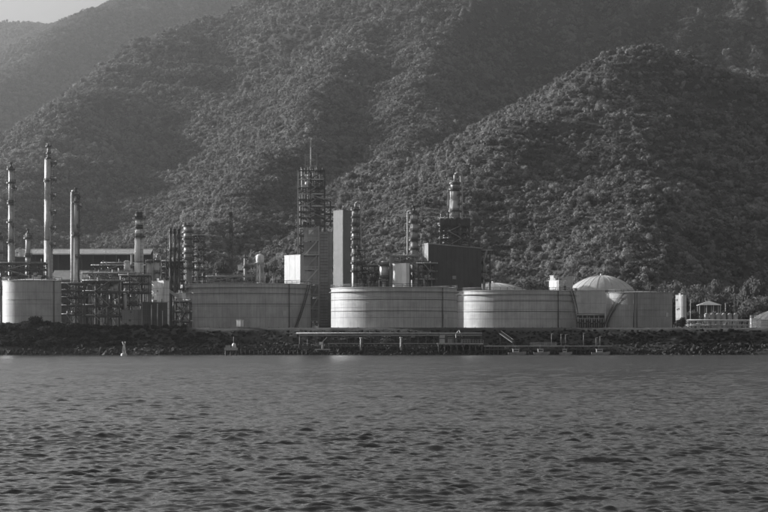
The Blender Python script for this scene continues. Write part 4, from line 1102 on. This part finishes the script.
def make_scrub():
    n = 8500
    x = RNG.uniform(-215, 225, n); T = RNG.uniform(.22, .80, n); y = SHORE - 6 + T * 42
    px = x / y * F + 384
    # thick on the left bank, thin behind the jetty, low on the right
    dens = np.interp(px, [0, 60, 185, 215, 300, 480, 520, 640, 768], [1, 1, 1, .9, .6, .55, .7, .9, .9])
    dens = dens * np.interp(T, [.26, .4, .8], [.45, 1, .85])
    keep = RNG.uniform(0, 1, n) < dens
    x, y, T, px = x[keep], y[keep], T[keep], px[keep]
    ok = (T < .60) | (px < 185); x, y, T, px = x[ok], y[ok], T[ok], px[ok]
    size = np.interp(px, [0, 30, 50, 75, 110, 160, 200, 300, 500, 640, 700, 768], [2.6, 3.6, 3.4, 2.6, 2.0, 1.7, 1.3, 1.0, 1.0, 1.2, 1.3, 1.3])
    s = size * np.exp(RNG.normal(0, .28, len(x)))
    scl = np.stack([s * RNG.uniform(.9, 1.4, len(x)), s, s * RNG.uniform(.5, .85, len(x))], 1)
    pts = np.stack([x, y, bank_z(x, y) - .15 * s], 1)
    scatter('shore_scrub', pts, scl, np.stack([np.zeros(len(x)), np.zeros(len(x)), RNG.uniform(0, 6.28, len(x))], 1), RNG.integers(0, 4, len(x)), SCRUB, 'low dark scrub covering the shore bank below the tanks', 'scrub')
make_scrub()
# tall bushes at the top of the bank in front of the left tank
bush_me = [crown_mesh('bush_foliage', 900, .045, 130 + k, M_SCRUB, 9, .7) for k in range(3)]
BL = ['rounded bush left of centre before the left tank', 'largest rounded bush on the bank before the left tank', 'rounded bush below the right edge of the left tank', 'low bush on the bank below the low dark pipe rack', 'spreading bush at the left edge of the picture before the tank', 'low bush on the bank below the three storey structure', 'round grey bush at the foot of the last flat tank']
for k, (p, y, D, w) in enumerate(((24, 320, 786, 24), (40, 317.5, 787, 30), (59, 322, 786, 22), (76, 322.5, 787, 20), (6, 321.5, 786, 18), (98, 325, 787, 20), (682, 316, 812, 15))):
    t = thing('shore_bush', BL[k], 'bush', (WX(p, D), D, G - (.6 if k < 6 else 0)), 0, 'bushes on the bank')
    h = HZ(y, D) - t.location.z
    f = link(bpy.data.objects.new('foliage', bush_me[k % 3]), t); s_ = M(w, D); f.scale = (s_, s_ * .8, h / .93); f.location.z = -.03 * h; f.rotation_euler.z = k
    mb = MB()
    for q in range(4): mb.tube((.15 * q - .2, 0, 0), (math.cos(q * 1.6) * s_ * .22, math.sin(q * 1.6) * s_ * .2, h * .5), .12, .05, 6)
    mb.build('stems', M_BARK, t)

# ------------------------------------------------------------------ jetty with its pipe line
def jetty():
    D = 772; zt = HZ(334.2, D)
    t = thing('pipe_jetty', 'long low jetty with a pale concrete deck edge in front of the middle tank', 'jetty', (WX(390, D), D, 0))
    cx = WX(390, D); X = lambda p: WX(p, D) - cx
    n = 10; w = (X(482) - X(299)) / n
    for k in range(n):
        MB().box(X(299) + w * (k + .5), 0, zt - .65, w - .08, 3.4, .45).build('deck_slab', M_GREYCLAD, t)
    for k in range(24):
        x = X(300) + (X(481) - X(300)) * k / 23
        MB().tube((x, -4.2, -2.5), (x, -1.2, zt - .65), .22, .22, 8).build('pile', M_WOOD, t)
    # lower walkway and fender row, on the water side
    yl = -9.5; zl = HZ(343.2, D + yl)
    for a, b in ((328, 362), (364, 401), (403, 440)):
        wk = MB().box((X(a) + X(b)) / 2, yl, zl - .25, X(b) - X(a) - .2, 1.6, .25).build('walkway', M_MID, t)
        m = int((b - a) / 2.2); mb = MB()
        for k in range(m + 1): mb.box(X(a) + .3 + (X(b) - X(a) - .6) * k / m, yl - .7, zl, .08, .08, 1.1)
        for hh in (.55, 1.1): mb.box((X(a) + X(b)) / 2, yl - .7, zl + hh, X(b) - X(a) - .4, .07, .07)
        mb.build('railing', M_DARK, wk)
    for k in range(34):
        x = X(300) + (X(440) - X(300)) * k / 33
        MB().tube((x, yl + .3, -2.5), (x, yl + .3, zl - .25), .18, .18, 8).build('fender_pile', M_WOOD, t)
    for k, z in enumerate((HZ(347, D), HZ(350.5, D))): MB().box((X(300) + X(440)) / 2, yl - .05, z, X(440) - X(300), .25, .35).build('waling', M_WOOD, t)
    MB().tube((X(296), .9, zt + .35), (X(482), .9, zt + .35), .28, .28, 10).build('pipe', M_MID, t)
    MB().tube((X(296), -.1, zt + .3), (X(482), -.1, zt + .3), .2, .2, 10).build('pipe', M_MID, t)
jetty()
def walkway_pier():
    D = 757; t = thing('walkway_pier', 'thin dark walkway on piles running left from the jetty', 'jetty', (WX(275, D), D, 0)); X = lambda p: WX(p, D) - WX(275, D)
    z = HZ(347.5, D); n = 8; w = (X(312) - X(240)) / n
    for k in range(n): MB().box(X(240) + w * (k + .5), 0, z - .25, w - .08, 1.8, .25).build('deck_plank', M_WOOD, t)
    for k in range(17): MB().tube((X(241) + (X(311) - X(241)) * k / 16, 0, -2.5), (X(241) + (X(311) - X(241)) * k / 16, 0, z - .25), .17, .17, 8).build('pile', M_WOOD, t)
    mb = MB()
    for k in range(33): mb.box(X(241) + (X(311) - X(241)) * k / 32, -.8, z, .09, .09, 1.1)
    for hh in (.55, 1.1): mb.box(0, -.8, z + hh, X(311) - X(240), .09, .09)
    mb.build('railing', M_DARK, t)
walkway_pier()
def posts():
    for k, (p, y0, D) in enumerate(((361, 338.5, 760), (401, 338, 760))):
        t = thing('mooring_post', ['white capped mooring post at the left third of the jetty', 'tall white mooring post reaching down to the water at the jetty'][k], 'post', (WX(p, D), D, -1.5))
        h = HZ(y0, D) + 1.5
        MB().tube((0, 0, 0), (0, 0, h), .42, .36, 12).build('pile', M_MID if k else M_GREYCLAD, t); MB().tube((0, 0, h), (0, 0, h + .3), .5, .5, 12).build('cap', M_WHITE, t)
        MB().tube((0, -.45, h * .55), (0, -.45, h * .8), .16, .16, 8).build('fender', M_BLACK, t)
posts()
def platform():
    D = 762; t = thing('loading_platform', 'dark loading platform with equipment at the right end of the pale jetty', 'jetty', (WX(460, D), D, 0)); cx = WX(460, D); X = lambda p: WX(p, D) - cx
    z = HZ(343, D)
    d = MB().box((X(437) + X(483)) / 2, 0, z - .5, X(483) - X(437), 6, .5).build('deck', M_CONC, t)
    for k in range(8):
        for y in (-2.6, 2.6): MB().tube((X(438.5) + (X(481.5) - X(438.5)) * k / 7, y, -2.5), (X(438.5) + (X(481.5) - X(438.5)) * k / 7, y, z - .5), .3, .3, 8).build('pile', M_WOOD, t)
    f = MB()
    for p in (439, 446, 453, 460):
        MB().box(X(p), -1.5, z, .3, .3, HZ(333, D) - z).build('post', M_DARK, t)
    for q in (333, 338): MB().box((X(439) + X(460)) / 2, -1.5, HZ(q, D) - .3, X(460) - X(439), .35, .3).build('beam', M_PALE if q == 333 else M_DARK, t)
    MB().box(X(442), .5, z, 2.0, 2.2, 2.9).build('hose_cabin', M_PALE, t); MB().box(X(451), .8, z, 2.2, 1.8, 2.0).build('pump_box', M_MID, t); MB().box(X(466), .4, z, 3.2, 2.2, 1.6).build('pump_box', M_DARK, t)
    MB().path([(X(456), -.2, z), (X(456), -.2, z + 3.2), (X(459), -1, z + 4.6), (X(462), -1.6, z + 2.0)], .18).build('loading_arm', M_MID, t)
    mb = MB()
    for hh in (.55, 1.1): mb.box((X(462) + X(483)) / 2, -2.8, z + hh, X(483) - X(462), .08, .08)
    for k in range(9): mb.box(X(462) + (X(483) - X(462)) * k / 8, -2.8, z, .08, .08, 1.1)
    mb.build('railing', M_PALE, d)
platform()
def landing_stage():
    D = 758; t = thing('landing_stage', 'low pale landing stage on dark piles below the large right tank', 'jetty', (WX(548, D), D, 0)); cx = WX(548, D); X = lambda p: WX(p, D) - cx
    z = HZ(345.6, D); n = 12; w = (X(612) - X(484)) / n
    for k in range(n): MB().box(X(484) + w * (k + .5), 0, z - .35, w - .1, 3, .35).build('deck_slab', M_CONC, t)
    for k in range(30): MB().tube((X(485) + (X(611) - X(485)) * k / 29, -1.2, -2.5), (X(485) + (X(611) - X(485)) * k / 29, -1.2, z - .35), .2, .2, 8).build('pile', M_WOOD, t)
    MB().box(0, -1.55, HZ(350, D), X(612) - X(484), .2, .35).build('waling', M_WOOD, t)
    mb = MB()
    for k in range(22): mb.box(X(530) + (X(556) - X(530)) * k / 21, -1.35, z, .08, .08, 1.1)
    mb.box((X(530) + X(556)) / 2, -1.35, z + 1.05, X(556) - X(530), .08, .08); mb.box((X(530) + X(556)) / 2, -1.35, z + .5, X(556) - X(530), .07, .07)
    mb.build('railing', M_PALE, t)
landing_stage()
def gangway():
    D = 764; t = thing('gangway', 'pale sloping gangway running down the bank to the landing stage', 'gangway', (WX(507, D), D, 0)); cx = WX(507, D); X = lambda p: WX(p, D) - cx
    a, b = Vector((X(501), 2, HZ(333.5, D))), Vector((X(513), -3, HZ(342.5, D)))
    MB().bar(a, b, 1.3, .3).build('ramp', M_DARK, t)
    for s_ in (-.6, .6):
        off = Vector((0, s_, 0)); MB().bar(a + off + Vector((0, 0, 1)), b + off + Vector((0, 0, 1)), .08).build('handrail', M_DARK, t)
    MB().bar(a - Vector((0, 0, .15)), (a.x, a.y, 0), .4).build('support', M_WOOD, t); MB().bar(b - Vector((0, 0, .15)), (b.x, b.y, -2), .4).build('support', M_WOOD, t)
gangway()
for k, (p, y) in enumerate(((551.5, 334), (561, 334.5), (565.5, 335), (583.5, 333.5), (600, 336.5), (596, 338))):
    D = 759.5; t = thing('lamp_post', ['first', 'second', 'third', 'fourth', 'sixth', 'fifth'][k] + ' thin lamp post from the left along the landing stage', 'lamp post', (WX(p, D), D, HZ(345.6, 758)), 0, 'lamp posts on the landing stage'); h = HZ(y, D) - t.location.z
    MB().tube((0, 0, 0), (0, 0, h), .12, .08, 8).build('pole', M_MID, t); MB().box(.25, 0, h, .8, .25, .18).build('lamp_head', M_PALE, t)

def boat(label, px, row, D, L, rz):
    t = thing('moored_boat', label, 'boat', (WX(px, D), D, 0), rz, 'small boats moored at the landing stage')
    st = []
    for u, wd, z0, z1 in ((-.5, .36, .15, .95), (-.2, .5, -.05, .9), (.15, .48, -.05, .95), (.38, .28, .05, 1.1), (.52, .02, .4, 1.25)):
        b = L * .3 * wd * 2 / 2; st.append([(u * L, -b, z1), (u * L, -b * .7, z0), (u * L, b * .7, z0), (u * L, b, z1)])
    v = [q for s_ in st for q in s_]; f = []
    for i in range(4):
        for j in range(3): f.append((i * 4 + j, i * 4 + j + 1, i * 4 + 5 + j, i * 4 + 4 + j))
        f.append((i * 4 + 3, i * 4, i * 4 + 4, i * 4 + 7))
    f += [(0, 1, 2, 3), (16, 17, 18, 19)]
    MB()._add(v, f).build('hull', M_MID, t)
    c = MB().box(-L * .06, 0, .92, L * .34, L * .17, 1.15)  .build('cabin', M_PALE, t)
    MB().box(-L * .06, -L * .088, 1.4, L * .26, .06, .42).build('window', M_BLACK, c); MB().box(-L * .06, 0, 2.08, L * .4, L * .2, .1).build('cabin_roof', M_PALE, c)
    MB().tube((-L * .1, 0, 2.15), (-L * .1, 0, 3.5), .04, .03, 6).build('mast', M_MID, t)
for k, (p, L, rz, l_) in enumerate(((517, 6.4, .1, 'white cabin boat moored at the foot of the gangway'), (541.5, 5.6, .05, 'small white boat moored by the railed part of the landing stage'), (565.5, 4.4, -.1, 'small white boat moored below the lamp posts'), (600.5, 6.5, .05, 'white boat moored near the right end of the landing stage'))):
    boat(l_, p, 352, 753.5, L, rz)

# ------------------------------------------------------------------ beacons standing in the water
def buoy():
    D = 705; t = thing('channel_buoy', 'white conical channel buoy floating near the left bank', 'buoy', (WX(124, D), D, 0))
    u = M(1, D)
    MB().lathe([(u * 2.6, -.8), (u * 3.2, -.2), (u * 3.2, .55), (u * 2.4, .9), (u * .9, 1.0)], 24).build('float', M_PALE, t)
    zt = HZ(344, D)
    for k in range(4):
        a = k * math.pi / 2 + .6; MB().bar((u * 1.9 * math.cos(a), u * 1.9 * math.sin(a), .9), (u * .7 * math.cos(a), u * .7 * math.sin(a), zt), .2).build('leg', M_WHITE, t)
    MB().lathe([(u * 1.25, 1.9), (u * .85, zt - .8)], 16).build('daymark', M_WHITE, t)
    MB().ring(zt - .1, .1, u * 1.5, .14, 16).build('gallery', M_WHITE, t)
    for s_ in (-1, 1): MB().tube((s_ * u * 1.1, 0, zt), (s_ * u * 1.35, 0, zt + .75), .12, .2, 8).build('top_horn', M_WHITE, t)
    MB().tube((0, 0, zt), (0, 0, zt + .55), .22, .18, 10).build('lantern', M_MID, t)
buoy()
def pile_beacon():
    D = 735; t = thing('pile_beacon', 'grey beacon platform on piles with a thin pole left of the jetty', 'beacon', (WX(231, D), D, 0)); X = lambda p: WX(p, D) - WX(231, D)
    z = HZ(349.5, D)
    MB().box(0, 0, z - .3, X(237.5) - X(224.5), 3, .9).build('deck', M_CONC, t)
    for p in (226, 231, 236):
        for y in (-1, 1): MB().tube((X(p), y, -2.5), (X(p), y, z - .3), .28, .28, 8).build('pile', M_WOOD, t)
    MB().lathe([(.9, z + .6), (.55, z + 2.0), (.2, z + 2.2)], 14, cx=X(234), cy=0).build('light_housing', M_WHITE, t)
    MB().tube((X(233.6), 0, z + 2.2), (X(233.6), 0, HZ(336.5, D)), .09, .05, 8).build('pole', M_PALE, t)
    MB().box(X(228), 0, z + .6, 1.6, 1.4, .8).build('battery_box', M_MID, t)
pile_beacon()
def small_crane():
    D = 755; t = thing('davit_crane', 'small pale davit crane on a stub pier at the left end of the jetty', 'crane', (WX(322.5, D), D, 0)); X = lambda p: WX(p, D) - WX(322.5, D)
    z = HZ(349, D)
    MB().box(0, 0, z - .4, X(329) - X(313.5), 3, .4).build('pier', M_CONC, t)
    for p in (315, 322, 328): MB().tube((X(p), 0, -2.5), (X(p), 0, z - .4), .28, .28, 8).build('pile', M_WOOD, t)
    MB().tube((0, 0, z), (0, 0, z + 2.4), .35, .28, 10).build('mast', M_PALE, t); MB().bar((-.3, 0, z + 2.2), (1.6, 0, z + 4.2), .3).build('boom', M_PALE, t); MB().box(-.6, 0, z + 1.6, 1.1, 1, .9).build('winch', M_WHITE, t)
small_crane()
clad('guard_hut', 'tiny pale guard hut on the bank below the shaded tank', 'hut', 240, 785, 1.9, 1.7, 320.5, -30, M_WHITE, 1, 2, 1, row_bot=326.8)
def shore_road():
    # perimeter wall along the top of the bank right of the scrub
    D = 789
    for k, (p0, p1, l_) in enumerate(((190, 318, 'low dark perimeter wall on the bank below the shaded tank'), (319, 455, 'low dark perimeter wall on the bank below the large pale tank'), (456, 600, 'low dark perimeter wall on the bank below the large right tank'), (601, 766, 'low dark perimeter wall on the bank at the right end of the shore'))):
        t = thing('perimeter_wall', l_, 'wall', (WX((p0 + p1) / 2, D), D, G - .45), 0, 'perimeter wall segments'); w = M(p1 - p0, D); n = int(w / 3.4)
        me = MB().box(0, 0, 0, w / n - .3, .2, .7).mesh('wall_panel', M_DARK); mp = MB().box(0, 0, 0, .28, .34, .9).mesh('post', M_DARK)
        for j in range(n):
            o = link(bpy.data.objects.new('wall_panel', me), t); o.location = (-w / 2 + w * (j + .5) / n, 0, 0)
            o = link(bpy.data.objects.new('post', mp), t); o.location = (-w / 2 + w * j / n, 0, 0)
shore_road()

# ------------------------------------------------------------------ trees at the foot of the hills
TREES = []
for k in range(5):
    cm = crown_mesh('crown', 1000, .042, 200 + k, M_LEAF, 9 + k % 3, 1.0)
    mb = MB(); mb.tube((0, 0, -.5), (.1, 0, 3.6), .38, .26, 8)
    for q in range(5): a = q * 1.256 + k; mb.tube((.1, 0, 2.8 + .2 * q), (1.9 * math.cos(a), 1.9 * math.sin(a), 5.6 + .25 * q), .17, .06, 6)
    TREES.append((cm, mb.mesh('trunk', M_BARK)))
def near_trees():
    rr = random.Random(3); kinds = []
    for (p0, p1, n, D0, D1, y0, y1, l_) in (
        (203, 222, 4, 955, 990, 251, 258, 'dark tree right of the scaffold, behind the shaded tank'),
        (222, 290, 12, 1020, 1110, 262, 270, 'dark tree in the belt behind the water tower and mast'),
        (248, 284, 6, 1060, 1140, 252, 260, 'tall dark tree rising behind the white water tower'),
        (360, 400, 8, 1000, 1080, 254, 264, 'dark tree in the gap between ringed column and squat vessel'),
        (486, 552, 14, 1010, 1110, 274, 283, 'dark tree behind the right-hand tanks, left of the works building'),
        (572, 640, 9, 1040, 1120, 272, 282, 'dark tree behind the domed tank'),
        (636, 700, 14, 1000, 1120, 282, 294, 'dark tree behind the last flat tank and switch house'),
        (692, 728, 9, 1000, 1130, 285, 300, 'dark tree right behind the open pavilion'),
        (728, 790, 12, 1000, 1130, 285, 300, 'dark tree right of the open pavilion towards the picture edge'),
        (575, 690, 14, 1125, 1185, 268, 283, 'tall dark tree in the back row below the right hill'),
        (690, 800, 14, 1135, 1190, 270, 288, 'tall dark tree in the back row above the pavilion'),
        (-10, 130, 14, 1040, 1120, 250, 262, 'dark tree showing behind the long shed roofs'),
        (690, 770, 9, 930, 960, 307, 316, 'low dark tree just behind the six silos')):
        cnt = 0
        for k in range(n):
            p = p0 + (p1 - p0) * (k + rr.random()) / n; D = rr.uniform(D0, D1); h = HZ(rr.uniform(y0, y1), D) - G
            if p0 == 690 and 697 < p < 722 and D > 950 and n == 9: continue
            cm, tm = TREES[rr.randrange(5)]
            ordn = ['first', 'second', 'third', 'fourth', 'fifth', 'sixth', 'seventh', 'eighth', 'ninth', 'tenth', 'eleventh', 'twelfth', 'thirteenth', 'fourteenth'][cnt]; cnt += 1
            t = thing('broadleaf_tree', ordn + ' from the left, ' + l_, 'tree', (WX(p, D), D, G), rr.uniform(0, 6.28), l_.replace('dark tree', 'dark trees'))
            w = min(h * rr.uniform(.75, 1.15), 15)
            c = link(bpy.data.objects.new('crown', cm), t); c.scale = (w, w, h * .84); c.location.z = h * .10
            q = link(bpy.data.objects.new('trunk', tm), t); q.scale = (w / 9, w / 9, h / 9.5)
near_trees()
# ------------------------------------------------------------------ haze: the damp air over the bay
def make_haze():
    m = bpy.data.materials.new('haze_air'); m.use_nodes = True
    n, l = m.node_tree.nodes, m.node_tree.links
    n.clear()
    o = n.new('ShaderNodeOutputMaterial'); v = n.new('ShaderNodeVolumePrincipled')
    v.inputs['Color'].default_value = (.92, .92, .92, 1)
    v.inputs['Density'].default_value = HAZE
    v.inputs['Anisotropy'].default_value = HAZE_G
    l.new(v.outputs[0], o.inputs['Volume'])
    x0, x1, y0, y1, z0, z1 = -3100, 3100, -320, 9700, -3.0, float(HH.max()) + 30
    vv = [(x, y, z) for z in (z0, z1) for y in (y0, y1) for x in (x0, x1)]
    me = bpy.data.meshes.new('haze'); me.from_pydata(vv, [], [(0, 2, 3, 1), (4, 5, 7, 6), (0, 1, 5, 4), (2, 6, 7, 3), (0, 4, 6, 2), (1, 3, 7, 5)]); me.update()
    me.materials.append(m)
    tag(link(bpy.data.objects.new('haze', me)), 'pale haze hanging over the bay and hills', 'haze', kind='stuff')
HAZE, HAZE_G = 0.95e-4, .88
make_haze()
